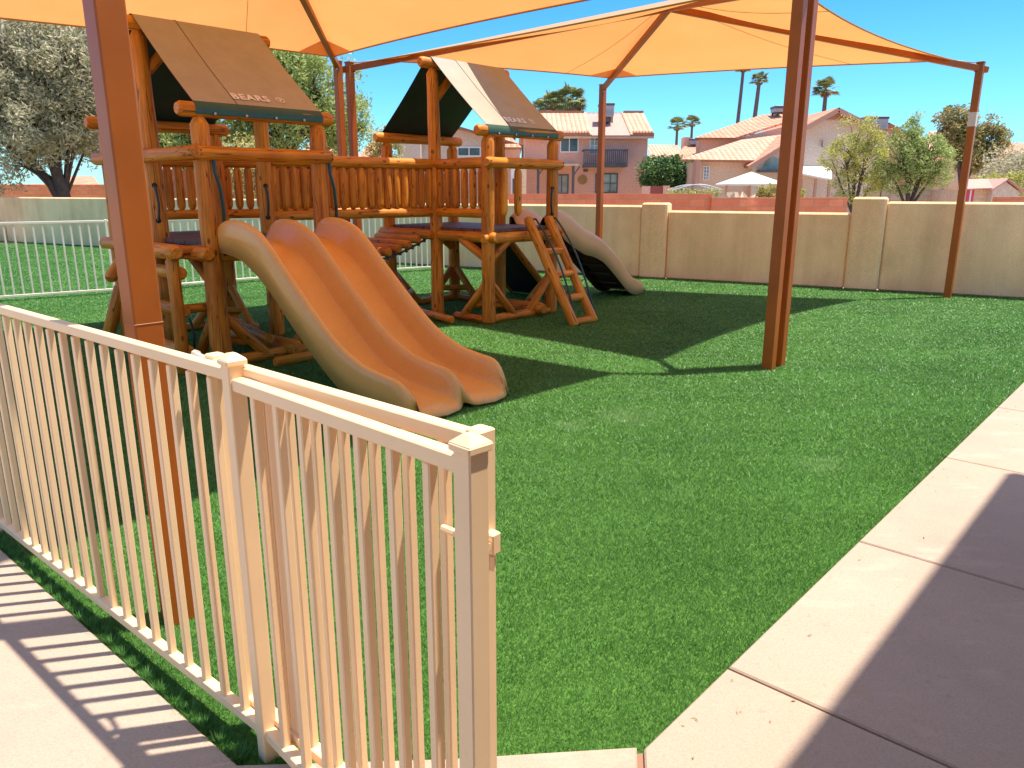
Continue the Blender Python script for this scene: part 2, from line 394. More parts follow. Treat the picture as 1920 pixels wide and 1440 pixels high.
g.add([(O0.x-.25,O0.y-.5,.0125),(O0.x+.02,O0.y-.5,.0125),(O0.x+.02,O0.y-.004,.0125),(O0.x-.25,O0.y-.03,.0125)], [(0,1,2,3)])
tagp(g.done('walkway_joints', M['groove']), kind='structure')
bpy.context.view_layer.update()
# turf fibres (one uncountable mass)
def inside(px, py, poly):
    r = np.zeros(px.shape, bool); n = len(poly)
    for i in range(n):
        x1, y1 = poly[i][0], poly[i][1]; x2, y2 = poly[(i+1)%n][0], poly[(i+1)%n][1]
        c = ((y1 > py) != (y2 > py)) & (px < (x2-x1)*(py-y1)/((y2-y1) if y2 != y1 else 1e-9)+x1)
        r ^= c
    return r
rs = np.random.RandomState(3)
def blades(bands):
    VV, n0 = [], 0
    for (y0, y1, dens, wd, hh, l0, l1) in bands:
        x0, x1 = -.85*y1-1.2, .85*y1+.8
        n = int((x1-x0)*(y1-y0)*dens)
        px = rs.uniform(x0, x1, n); py = rs.uniform(y0, y1, n)
        k = inside(px, py, turf_poly) & (np.abs(px) < .80*py+1.0); px, py = px[k], py[k]; n = len(px)
        a = rs.uniform(0, 6.283, n); w = wd*rs.uniform(.6, 1.3, n); h = hh*rs.uniform(.55, 1.15, n)
        la = rs.uniform(0, 6.283, n); lr = h*rs.uniform(l0, l1, n)
        dx, dy = np.cos(a)*w/2, np.sin(a)*w/2
        v = np.empty((n, 3, 3), np.float32)
        v[:,0] = np.stack([px-dx, py-dy, np.full(n, .003)], 1); v[:,1] = np.stack([px+dx, py+dy, np.full(n, .003)], 1)
        v[:,2] = np.stack([px+np.cos(la)*lr, py+np.sin(la)*lr, .003+h], 1)
        VV.append(v.reshape(-1, 3))
    # ragged clumps along the cut edge beside the left path
    for k in range(40):
        c = PE0+PED*(.05+.098*k)+V((PED.y,-PED.x,0))*-.0; inn = V((PED.y,-PED.x,0)); n = 420
        s = 1 if inn.dot(V((1,1,0))) > 0 else -1
        rr = rs.uniform(0,1,n)**.5*.042; ta = rs.uniform(0,6.283,n)
        px = c.x+inn.x*s*.022+np.cos(ta)*rr; py = c.y+inn.y*s*.022+np.sin(ta)*rr
        h = .040*rs.uniform(.5,1.1,n)*(1-.5*(rr/.042)**2); w = .0026; a = rs.uniform(0,6.283,n); lr = h*.7
        v = np.empty((n,3,3), np.float32); dx, dy = np.cos(a)*w/2, np.sin(a)*w/2
        v[:,0] = np.stack([px-dx, py-dy, np.full(n,.004)],1); v[:,1] = np.stack([px+dx, py+dy, np.full(n,.004)],1)
        v[:,2] = np.stack([px+np.cos(ta)*lr, py+np.sin(ta)*lr, .004+h],1); VV.append(v.reshape(-1,3))
    v = np.concatenate(VV); nf = len(v)//3
    me = bpy.data.meshes.new('artificial_grass'); me.vertices.add(len(v)); me.vertices.foreach_set('co', v.ravel())
    me.loops.add(nf*3); me.loops.foreach_set('vertex_index', np.arange(nf*3, dtype=np.int32))
    me.polygons.add(nf); me.polygons.foreach_set('loop_start', np.arange(0, nf*3, 3, dtype=np.int32))
    me.update(calc_edges=True); me.materials.append(M['blade'])
    o = obj('artificial_grass', me); tagp(o, 'bright green artificial grass covering the whole play yard', 'grass', kind='stuff')
ys = [1.5*(24/1.5)**(k/44) for k in range(45)]
blades([(a, b, 62000*(2/((a+b)/2))**1.38, .0017*((a+b)/4)**1.04, .022-.004*min(1,(a+b)/20), .1+.7*min(1,(a+b)/24), .8+1.8*min(1,(a+b)/24)) for a, b in zip(ys, ys[1:])])

def litter():
    r = random.Random(77); mb = MB()
    spots = [(L2(r.uniform(-.4,6), abs(r.gauss(0,.10))+.015), .034) for k in range(46)]+[(L2(r.uniform(-.4,6), r.uniform(.1,1.7)), .034) for k in range(26)]+[(V((r.uniform(-1.2,6), r.uniform(2.2,9), 0)), .026) for k in range(60)]
    for p, z in spots:
        a = r.uniform(0, 6.28); l = r.uniform(.004,.014); w = r.uniform(.0012,.004); d = V((math.cos(a),math.sin(a),0)); n = V((-d.y,d.x,0)); c = V((p.x,p.y,z))
        mb.add([c-d*l, c-n*w+V((0,0,.001)), c+d*l, c+n*w+V((0,0,.002))], [(0,1,2,3)])
    tagp(mb.done('leaf_litter', leafy('dry_leaf_bits', [(.30,.20,.08),(.20,.22,.08),(.5,.42,.26)], .1)), 'tiny dry leaf bits scattered over the walk edge and the turf', 'leaf litter', kind='stuff')
litter()
# ------------------------------------------------------------------ canopies
HT = 3.44
def canopy(name, posts, peak, label, group, tape=None, sg=.042, dz=-.03):
    pts = [V((x,y,0)) for x, y in posts]; pk = V(peak); c0 = V((pk.x, pk.y, 0))
    t = thing(name, c0, label, 'shade canopy', group)
    for i, p in enumerate(pts):
        d = (c0-p).normalized(); ang = math.atan2(E1.y, E1.x)
        M3 = Matrix.Rotation(ang, 3, 'Z')
        mb = MB(); mb.box((p.x,p.y,HT/2), .05, .05, HT/2, M3, .006)
        po = mb.done('post', M['brownpaint'], t)
        mb = MB(); mb.box((p.x,p.y,.012+.006), .052, .052, .006, M3); 
        # sleeve seam and top bracket
        mb = MB(); mb.box((p.x,p.y,1.19), .0512, .0512, .0025, M3, .001); mb.done('sleeve_joint', M['brownpaint'], po)
        mb = MB(); mb.box((p.x,p.y,HT+.01), .058, .058, .01, M3, .003)
        for s in (-.03, .03): mb.box((p.x+d.x*.07, p.y+d.y*.07, HT-.08+s), .012, .012, .012, M3)
        mb.done('bracket', M['galv'] if i == 2 else M['brownpaint'], po)
        if tape and i == tape[0]:
            mb = MB(); mb.box((p.x,p.y,tape[1]), .0515, .0515, .1, M3); o = mb.done('tape_wrap', M['label_tape'], po)
        a = V((p.x,p.y,HT-.09))-d*.12; b = pk-V((0,0,.10))
        mb = MB(); mb.beam(a, b, .07, .085, .006); mb.done('rafter', M['brownpaint'], t)
    cs = []
    for p in pts:
        d = (c0-p).normalized(); D = (c0-p).length; ins = .42
        cs.append(V((p.x,p.y,0))+d*ins+V((0,0,HT+dz+(pk.z-HT)*ins/D)))
    mb = MB(); ns, ntt = 28, 12; hems = MB(); seams = MB()
    for i in range(4):
        a, b = cs[i], cs[(i+1)%4]; L = (b-a).length; sag = L*(.010 if (tape and i == 3) else sg)
        mid = (a+b)/2; inw = V((pk.x-mid.x, pk.y-mid.y, 0)).normalized()
        def E(s): return a.lerp(b, s)+inw*sag*4*s*(1-s)
        vs = []
        for r in range(ntt+1):
            tt = r/ntt
            for k in range(ns+1):
                s = k/ns; e = E(s); v = pk.lerp(e, tt)
                v = v - V((0,0,1))*(.10*math.sin(math.pi*tt)*4*s*(1-s))
                vs.append(v)
        fs = [(r*(ns+1)+k, r*(ns+1)+k+1, (r+1)*(ns+1)+k+1, (r+1)*(ns+1)+k) for r in range(ntt) for k in range(ns)]
        mb.add(vs, fs)
        hems.tube([E(k/ns)-V((0,0,.004)) for k in range(ns+1)], .011, 6)
        for s in (.28,): seams.tube([vs[r*(ns+1)+int(s*ns)]-V((0,0,.006)) for r in range(ntt+1)], .003, 4)
    f = mb.done('fabric', M['cloth'], t, smooth=False)
    bpy_me = f.data; smooth_angle(f, 12)
    hems.done('edge_hem', M['hem'], f); seams.done('seam', M['hem'], f)
    # doubled cloth at the corners with a turnbuckle to the post
    for i, p in enumerate(pts):
        c = cs[i]; d = (c0-p).normalized(); n = V((-d.y, d.x, 0))
        mb = MB(); top = V((p.x,p.y,HT+.005))
        mb.tube([top, c+V((0,0,-.01))], .008, 6); mb.tube([c-d*.15-V((0,0,.02)), c-d*.02-V((0,0,.012))], .016, 6); mb.done('corner_cable', M['galv'], t)
        prev, nxt = cs[i-1], cs[(i+1)%4]
        def edge(q, dist):
            L = (q-c).length; s = dist/L; mid = (q+c)/2; inw = V((pk.x-mid.x, pk.y-mid.y, 0)).normalized()
            return c.lerp(q, s)+inw*L*sg*4*s*(1-s)-V((0,0,.01))
        e1, e2 = edge(prev, .55), edge(nxt, .55); cc = c.lerp(pk, .25)-V((0,0,.012))
        e1b, e2b = edge(prev, .28), edge(nxt, .28); ci = c.lerp(pk, .16)-V((0,0,.012))
        m2 = MB(); m2.add([c-V((0,0,.01)), e1b, e1, ci, e2, e2b], [(0,1,3),(1,2,3),(0,3,5),(3,4,5)]); m2.done('corner_patch', M['cloth'], t)
    return t
C1 = (2.43,6.99); C2 = (2.57,7.13); Fp = (-2.38,11.9); Bp = (-2.52,11.75)
canopy('shade_canopy', [(-1.32,2.68), C1, Bp, (-6.9,8.3)], (-2.25,7.4,4.2), 'nearer orange shade canopy over the left tower, its front post rising behind the gate', 'orange shade canopies', None, .03, -.07)
canopy('shade_canopy', [C2, (6.86,11.9), (1.61,14.3), Fp], (2.15,11.3,4.15), 'farther orange shade canopy on brown posts in front of the tan wall', 'orange shade canopies', (1, 2.66))

# ------------------------------------------------------------------ fences
def sq_mesh(name, L, w, m, ch=.003):
    mb = MB(); mb.box((0,0,L/2), w/2, w/2, L/2, None, ch); return mesh(name, mb.v, mb.f, m)
def fence_run(t, pts, post_ids, spacing, m, top=1.2, bot=.10, pw=.046, bw=.023, rw=.034, rh=.034, caps=True, tops=None):
    bm_ = sq_mesh('baluster', top-bot-.045, bw, m)
    first = None
    for i in range(len(pts)-1):
        a, b = V(pts[i]), V(pts[i+1]); d = (b-a); L = d.length; d.normalize(); ang = math.atan2(d.y, d.x)
        o0 = pw/2
        ta, tb = (tops or {}).get(i, (top, top))
        MB().beam(a+d*o0+V((0,0,ta-rh/2)), b-d*o0+V((0,0,tb-rh/2)), rw, rh, .003).done('top_rail', m, t)
        MB().beam(a+d*o0+V((0,0,bot)), b-d*o0+V((0,0,bot)), rw, rh, .003).done('bottom_rail', m, t)
        n = max(1, round(L/spacing)); 
        for k in range(1, n):
            p = a+d*(L*k/n); mt = Matrix.Translation((p.x,p.y,bot+.005)) @ Matrix.Rotation(ang, 4, 'Z')
            o = obj('baluster', bm_, t, mt)
    for i in post_ids:
        p = V(pts[i]); j = i+1 if i+1 < len(pts) else i; k = j-1
        d = (V(pts[j])-V(pts[k])).normalized(); ang = math.atan2(d.y, d.x); R3 = Matrix.Rotation(ang, 3, 'Z')
        mb = MB(); mb.box((p.x,p.y,(top+.012)/2), pw/2, pw/2, (top+.012)/2, R3, .003); po = mb.done('post', m, t)
        if caps:
            mb = MB(); c = V((p.x,p.y,0)); z = top+.012
            h = pw/2+.006
            mb.box((p.x,p.y,z+.006), h, h, .008, R3, .003)
            base = [c+R3@V((x*h*.93,y*h*.93,z+.014)) for x,y in ((-1,-1),(1,-1),(1,1),(-1,1))]
            tp = [c+R3@V((x*h*.35,y*h*.35,z+.028)) for x,y in ((-1,-1),(1,-1),(1,1),(-1,1))]
            mb.add(base+tp, [(4,5,6,7),(0,1,5,4),(1,2,6,5),(2,3,7,6),(3,0,4,7)]); mb.done('post_cap', m, po)
PM = V((-.727,1.92,0)); PL = V((-2.555,3.45,0)); PEn = V((-.072,1.25,0))
t = thing('metal_fence', PM, 'cream metal fence in the foreground running from lower centre off the left edge', 'fence', 'metal fences')
fence_run(t, [PL+(PL-PM), PL, PM, PEn], [0,1,2,3], .113, M['cream'], tops={2: (1.178, 1.198)})
# open gate leaf folded against the fence
GA, GB = V((-.82,2.045,0)), V((-.060,1.372,0))
t = thing('metal_gate', GB, 'cream metal gate leaf swung open flat behind the near end of the front fence', 'gate')
d = (GB-GA).normalized(); nrm = V((-d.y, d.x, 0)); ang = math.atan2(d.y, d.x); R3 = Matrix.Rotation(ang, 3, 'Z')
MB().beam(GA+V((0,0,1.185)), GB+V((0,0,1.185)), .034, .034, .003).done('top_rail', M['cream'], t)
MB().beam(GA+V((0,0,.12)), GB+V((0,0,.12)), .034, .034, .003).done('bottom_rail', M['cream'], t)
for p in (GA, GB):
    mb = MB(); mb.box((p.x,p.y,.65), .021, .021, .562, R3, .003); mb.done('stile', M['cream'], t)
bme = sq_mesh('baluster', 1.05, .022, M['cream'])
Lg = (GB-GA).length
for k in range(1, 9):
    p = GA+d*(Lg*k/9+.012); obj('baluster', bme, t, Matrix.Translation((p.x,p.y,.125)) @ Matrix.Rotation(ang, 4, 'Z'))
mb = MB(); p = GA+d*.26+nrm*-.0; mb.box((p.x,p.y,.65), .045, .006, .52, R3, .002); mb.done('latch_plate', M['cream'], t)
mb = MB(); a = GA-d*.015+V((0,0,1.188)); mb.tube([a, a-d*.03, a-d*.115+nrm*.01], .0085, 8); mb.tube([a-d*.11+nrm*.01, a-d*.128+nrm*.012], .013, 8); smooth_angle(mb.done('latch_rod', M['offwhite'], t))
mb = MB(); p = GB+V((0,0,.985)); mb.tube([p-d*.09-nrm*.02, p+d*.04-nrm*.02], .008, 8); mb.box(p+d*.028, .014, .012, .022, R3, .003); mb.tube([p+d*.03-V((0,0,.03)), p+d*.03-V((0,0,.06))], .006, 6); mb.done('hinge', M['cream'], t)
# far fence crossing the lawn
t = thing('metal_fence', (-4.4,14.2,0), 'long white metal fence crossing the lawn in the distance behind the left tower', 'fence', 'metal fences')
fence_run(t, [V((-9.4,10.2,0)), V((-6.46,12.3,0)), V((-4.4,14.2,0)), V((-1.45,16.15,0))], [0,1,2,3], .125, M['offwhite'], 1.18, .08, .032, .024, .036, .036, False)

# ------------------------------------------------------------------ stucco yard wall
t = thing('stucco_wall', wallp(0), 'long low tan stucco wall with square pillars behind the play yard', 'wall')
def wall_seg(t0, t1, h, name='panel', th=.1, m='walltan', off=0):
    a, b = wallp(t0)+WN*(.1+off), wallp(t1)+WN*(.1+off)
    c = (a+b)/2; R3 = Matrix.Rotation(math.atan2(WD.y, WD.x), 3, 'Z')
    mb = MB(); mb.box((0,0,h/2), (t1-t0)/2, th, h/2, None, .032)
    return mb.done(name, M[m], t, mtx=Matrix.Translation(V((c.x,c.y,0))) @ R3.to_4x4())
wall_seg(-22, -9.55, 1.42); wall_seg(-9.55, -9.1, 1.52, 'pillar', .16); wall_seg(-9.1, -3.05, 1.36)
wall_seg(-3.05, -2.6, 1.47, 'pillar', .16); wall_seg(-2.6, .42, 1.36); wall_seg(.42, .92, 1.41, 'pillar', .16)
wall_seg(.92, 4.08, 1.27); wall_seg(4.08, 4.60, 1.53, 'pillar', .17); wall_seg(4.60, 9.2, 1.46); wall_seg(9.2, 9.7, 1.56, 'pillar', .17); wall_seg(9.7, 14, 1.45)

# ------------------------------------------------------------------ log playset
U = V((.68,.733,0)).normalized(); VV_ = V((-U.y, U.x, 0))       # U along the fronts, VV_ away from the slide
F1 = V((-2.76,7.04,0)); wT = 1.21; dT = 2.15
F2 = F1+U*wT; R1 = F1+VV_*dT/2; R2 = R1+U*wT; B1 = F1+VV_*dT; B2 = B1+U*wT
G1 = V((-.29,9.46,0)); dG = 1.93
G2 = G1+U*wT; S1 = G1+VV_*dG/2; S2 = S1+U*wT; H1 = G1+VV_*dG; H2 = H1+U*wT
EZ, RZ, DZ, TZ, BZ = 2.33, 3.17, 1.18, 1.965, 1.365
def up(p, z): return V((p.x, p.y, z))
ps = thing('log_playset', (F1+G1)/2, 'orange log playset with two roofed towers, a bridge, slides and ladders', 'playset')
PR = .078
for p in (F1, F2, B1, B2, G1, G2, H1, H2):
    log('post', up(p, 0), up(p, EZ-.045), PR, ps, pointed=True, taper=(1.3 if p in (F1,F2,B1,B2) else 1.1))
for p in (R1, R2, S1, S2):
    log('ridge_post', up(p, 0), up(p, RZ-.05), PR*.97, ps, pointed=True, taper=1.15)
for a, b, z in ((F1,F2,EZ), (B1,B2,EZ), (G1,G2,EZ), (H1,H2,EZ)):
    log('eave_beam', up(a-U*.19, z), up(b+U*.17, z), .066, ps)
for a, b in ((R1,R2), (S1,S2)):
    log('ridge_beam', up(a-U*.2, RZ), up(b+U*.16, RZ), .066, ps)
    for s, q in ((1, a), (-1, b)):
        log('ridge_brace', up(q+U*s*.05, RZ-.42), up(q+U*s*.36, RZ-.09), .05, ps)
# rails with balusters
def bal_mesh():
    L = TZ-BZ-.10; r = .048; seg = 12; prof = [(0,.014),(.012,.030),(.035,.043),(.07,r),(L*.5,r*1.02),(L-.07,r),(L-.035,.043),(L-.012,.030),(L,.014)]
    vs = [V((math.cos(2*math.pi*k/seg)*rr, math.sin(2*math.pi*k/seg)*rr, z)) for z, rr in prof for k in range(seg)]
    fs = [(i*seg+k, i*seg+(k+1)%seg, (i+1)*seg+(k+1)%seg, (i+1)*seg+k) for i in range(len(prof)-1) for k in range(seg)]
    fs += [tuple(range(seg-1,-1,-1)), tuple((len(prof)-1)*seg+k for k in range(seg))]
    return mesh('baluster', vs, fs, M['log'], True)
BME = bal_mesh()
def railing(a, b, nb, bottom=True, off=V((0,0,0)), ext=.06, bz=BZ, r=.064, ts=None, zsag=0):
    d = (b-a).normalized()
    top = log('railing', up(a, TZ)-d*ext+off, up(b, TZ)+d*ext+off, r, ps)
    mb = MB()
    for q, s in ((a, 1), (b, -1)):
        for dz in (.02, -.02):
            for sd in (-1, 1):
                c = up(q, TZ+dz)+off+d*s*(-ext+.03); n = V((-d.y, d.x, 0))*sd
                mb.tube([c+n*(r-.008), c+n*(r+.003)], .007, 6)
    mb.done('bolt', M['chain'], top)
    if bottom:
        log('lower_rail', up(a, bz)-d*.0+off, up(b, bz)+d*.0+off, r*.9, top)
    for k in range(nb):
        s = (k+.75)/(nb+.5) if ts is None else ts[k]
        p = a.lerp(b, s)+off
        o = obj('baluster', BME, top, Matrix.Translation((p.x,p.y,bz+.05)) @ Matrix.Rotation(rnd.uniform(0,6), 4, 'Z') @ Matrix.Scale((TZ-bz-.1)/(TZ-BZ-.1), 4, V((0,0,1))))
    return top
railing(F1, F2, 0, False, -VV_*.07, .10)                     # over the slide mouth
railing(F1, B1, 0, False, -U*.10, .12)                       # side rail
railing(B1, B2, 9)
railing(R2, S1, 18); railing(B2, H1, 17)
railing(S1, G1, 6)
railing(H1, H2, 9)
railing(G1, G2, 2, False, -VV_*.07, .10, DZ+.1, ts=[.17,.38])
# decks and their beams
def deck(a, b, c, d_):
    mb = MB(); n = 8
    for i in range(n):
        s0, s1 = i/n+.004, (i+1)/n-.004
        p = [a.lerp(d_, s0), b.lerp(c, s0), b.lerp(c, s1), a.lerp(d_, s1)]
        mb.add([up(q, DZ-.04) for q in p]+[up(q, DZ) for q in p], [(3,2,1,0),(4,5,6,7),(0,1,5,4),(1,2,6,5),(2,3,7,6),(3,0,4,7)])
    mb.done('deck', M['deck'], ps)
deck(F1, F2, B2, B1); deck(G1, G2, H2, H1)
for a, b in ((F1,F2), (B1,B2), (G1,G2), (H1,H2)):
    log('deck_beam', up(a-U*.10, DZ-.115), up(b+U*.10, DZ-.115), .07, ps)
for a, b, o_ in ((F1,B1,-U*.09), (F2,B2,U*.09), (G1,H1,-U*.0), (G2,H2,U*.09)):
    log('deck_beam', up(a, DZ-.10)-VV_*.14+o_, up(b, DZ-.10)+VV_*.2+o_, .065, ps)
# feet: diagonal braces, ties and ground logs
def foot(p, d1, d2):
    for d in (d1, d2):
        mb = MB(); a = up(p, .50)+d*.05; b = up(p, .03)+d*.5
        log('foot_brace', b, a, .052, ps)
        log('ground_log', up(p, .05)+d*.08, up(p, .05)+d*.62, .05, ps)
    log('foot_tie', up(p, .22)+d1*.34, up(p, .22)+d2*.34, .045, ps)
foot(F1, U, VV_); foot(F2, -U, VV_); foot(B1, U, -VV_); foot(B2, -U, -VV_)
foot(G1, U, VV_); foot(G2, -U, VV_); foot(H1, U, -VV_); foot(H2, -U, -VV_)
for q in (R1, R2, S1, S2): foot_d = 0
log('ground_log', up(F1+U*.1, .055), up(F2+U*.05, .055), .055, ps)
log('ground_log', up(F1+U*.75-VV_*.1, .09), up(F1+U*.72+VV_*1.2, .09), .085, ps)
log('ground_log', up(F1+U*.52-VV_*.0, .2), up(F1+U*.86+VV_*1.6, .2), .05, ps)
log('ground_log', up(F1+U*.35-VV_*.35, .05), up(F1+U*.95-VV_*.32, .05), .05, ps)
log('ground_log', up(G1+U*.1+VV_*.0, .06), up(G2, .06), .055, ps)
log('ground_log', up(G1+U*.9-VV_*.14, .11), up(G1+U*.85+VV_*.7, .11), .08, ps)
log('ground_log', up(G1, .06)-U*.35+VV_*.3, up(G1, .06)-U*.1+VV_*1.6, .05, ps)
mb = MB(); 
log('knee_brace', up(G1, .82)+VV_*.04, up(G1+VV_*.50, DZ-.12), .055, ps, 'board')
log('knee_brace', up(G1, .80)+U*.05, up(G1+U*.40, DZ-.12), .05, ps)
log('knee_brace', up(F1, .80)+VV_*.04, up(F1+VV_*.45, DZ-.12), .05, ps)
log('knee_brace', up(H2, .80)-U*.04, up(H2-U*.4, DZ-.12), .05, ps)
log('hanging_post', up(G1+U*.10+VV_*.12, .82), up(G1+U*.10+VV_*.12, DZ-.05), .06, ps)
log('hanging_post', up(F1+U*.2+VV_*.4, .78), up(F1+U*.2+VV_*.4, DZ-.05), .062, ps)
log('hanging_post', up(S1+U*.03, .98), up(S1+U*.03, DZ-.05), .11, ps)
log('side_log', P(243,468,8.3), P(205,524,8.0), .065, ps)
log('side_log', up(B1-U*.22+VV_*.1, .04), up(B1-U*.05-VV_*.02, .62), .07, ps)
# log step ladder beside the left tower
lad = obj('step_ladder', mesh('step_ladder', *[ (lambda m: (m.v, m.f))(MB().beam(up(F1-U*.30, DZ-.02), up(R1-U*.30, DZ-.02), .05, .02, .004))][0], M['board']), ps)
sa, sb = F1-U*.36+VV_*.02, R1-U*.36
log('upright', up(sa, 0), up(sa, DZ-.12), .058, lad); log('upright', up(sb, 0), up(sb, DZ-.12), .058, lad)
for z in (.2, .58, .92): log('rung', up(sa-VV_*.03, z)+U*.06, up(sb+VV_*.12, z)+U*.06, .06, lad)
log('rung', up(sa-VV_*.12, DZ-.07), up(sb+VV_*.12, DZ-.07), .066, lad)
for z in (.58, DZ-.07): log('step_support', up(sa, z)+U*.02+VV_*.12, up(F1, z)+VV_*.12, .045, lad)
# sagging plank bridge between the towers
ba, bb = R2+VV_*.02, S1+VV_*.02; wb = (B2-R2).length
def sagz(s): return DZ-.05-.30*4*s*(1-s)
br = MB(); n = 15
chain = MB()
for side in (.10, .90):
    pts = []
    for k in range(25):
        s = k/24; p = ba.lerp(bb, s)+VV_*(dG/2)*side; pts.append(V((p.x,p.y,sagz(s)-.075)))
    chain.tube(pts, .014, 6)
    for k in range(0, 24):
        p = pts[k]; chain.box(p, .018, .018, .03, Matrix.Rotation(k*1.57, 3, 'Z'), .004)
bo = chain.done('plank_bridge', M['chain'], ps)
for k in range(n):
    s = (k+.5)/n; p = ba.lerp(bb, s); z = sagz(s)
    log('plank', V((p.x,p.y,z))+VV_*.03, V((p.x,p.y,z))+VV_*(dG/2-.03), .055, bo, 'board')
log('bridge_beam', up(S1-U*.10, DZ-.1)-VV_*.05, up(H1-U*.10, DZ-.1), .06, ps); log('bridge_beam', up(R2+U*.10, DZ-.1)-VV_*.05, up(B2+U*.10, DZ-.1), .06, ps)
mp_ = ba.lerp(bb, .42)+VV_*.5; log('bridge_post', up(mp_, 0), up(mp_, .74), .075, ps)
# roofs
FONT = None
def text_mesh(txt, size):
    cu = bpy.data.curves.new('print', 'FONT'); cu.body = txt; cu.size = size; cu.offset = size*.035; cu.extrude = .0008; cu.space_character = 1.12; cu.resolution_u = 3
    o = bpy.data.objects.new('tmp', cu); col.objects.link(o); bpy.context.view_layer.update()
    me = bpy.data.meshes.new_from_object(o.evaluated_get(bpy.context.evaluated_depsgraph_get())); bpy.data.objects.remove(o)
    me.materials.clear(); me.materials.append(M['print']); me.name = 'lettering'; return me
def roof(a, b, f1, h1):
    # a,b ridge posts; f1 / h1 = direction offsets to front and back eaves
    w0, w1 = -.05, wT+.03
    for (dirn, D, front) in ((-VV_, f1, True), (VV_, h1, False)):
        nu, nv = 10, 8; rows = []
        top = V((0,0,RZ+.068)); vs = []
        pts = [(dirn*0, RZ+.080), (dirn*.045, RZ+.068)]
        for j in range(nv+1):
            s = j/nv
            off = dirn*(.078+(D+.03-.078)*s); z = RZ+.036+(EZ+.068-RZ-.036)*s - .02*math.sin(math.pi*s)
            pts.append((off, z))
        offE, zE = pts[-1]
        if front:
            q = [(dirn*(D+.05), EZ+.045), (dirn*(D+.074), EZ+.0), (dirn*(D+.06), EZ-.045)]
        else: q = [(dirn*(D+.055), EZ+.04), (dirn*(D+.072), EZ-.01)]
        def sheet(plist, lift, name, m, par, thick=True):
            vs = []; m_ = len(plist)
            for off, z in plist:
                for i in range(nu+1):
                    p = a+U*(w0+(w1-w0)*i/nu)+off; vs.append(V((p.x,p.y,z+lift)))
            fs = [(j*(nu+1)+i, j*(nu+1)+i+1, (j+1)*(nu+1)+i+1, (j+1)*(nu+1)+i) for j in range(m_-1) for i in range(nu)]
            return smooth_angle(obj(name, mesh(name, vs, fs, m), par), 50)
        t_ = sheet(pts, 0, 'roof_tarp', M['tarp'], ps)
        sheet(pts, -.006, 'lining', M['tarp_under'], t_)
        sheet([pts[-1]]+q, .002, 'hem_strip', M['tarp_hem'], t_)
        sd = MB()
        for s_ in (.30,):
            sd.tube([up(a+U*(wT*s_)+o_, z+.002) for o_, z in pts], .004, 4)
        sd.done('tarp_seam', M['seamc'], t_)
        if front:
            bt = MB()
            for i in range(4):
                c = a+U*(.12+.3*i)+dirn*(D+.076); bt.tube([up(c, EZ-.03), up(c+dirn*.006, EZ-.03)], .012, 8)
            bt.done('snap_button', M['galv'], t_)
            (o1, z1), (o2, z2) = pts[-1], pts[-3]
            upd = (V((o2.x,o2.y,z2))-V((o1.x,o1.y,z1))).normalized(); nr = U.cross(upd).normalized()
            base = a+U*.36; org = V((base.x,base.y,0))+V((o1.x,o1.y,z1))+upd*.085+nr*.008
            R = Matrix((U, upd, nr)).transposed().to_4x4()
            obj('lettering', TM, t_, Matrix.Translation(org) @ R)
            rg = MB(); cx, cy = .50, .045
            for r0, r1 in ((.038,.046),):
                n_ = 28
                vs = [V((cx+math.cos(2*math.pi*k/n_)*r_, cy+math.sin(2*math.pi*k/n_)*r_, z)) for z in (0,.0016) for r_ in (r0, r1) for k in range(n_)]
                rg.add(vs, [(2*n_+k, 3*n_+k, 3*n_+(k+1)%n_, 2*n_+(k+1)%n_) for k in range(n_)])
            for (x, y, r_) in ((cx, cy-.008, .014), (cx-.018, cy+.010, .007), (cx-.006, cy+.019, .007), (cx+.007, cy+.019, .007), (cx+.018, cy+.010, .007)):
                vs = [V((x+math.cos(2*math.pi*k/12)*r_, y+math.sin(2*math.pi*k/12)*r_*.9, .0016)) for k in range(12)]
                rg.add(vs, [tuple(range(12))])
            rg.done('emblem', M['print'], t_, mtx=Matrix.Translation(org) @ R)
TM = text_mesh('BEARS', .125)
roof(R1, R2, dT/2, dT/2); roof(S1, S2, dG/2, dG/2)
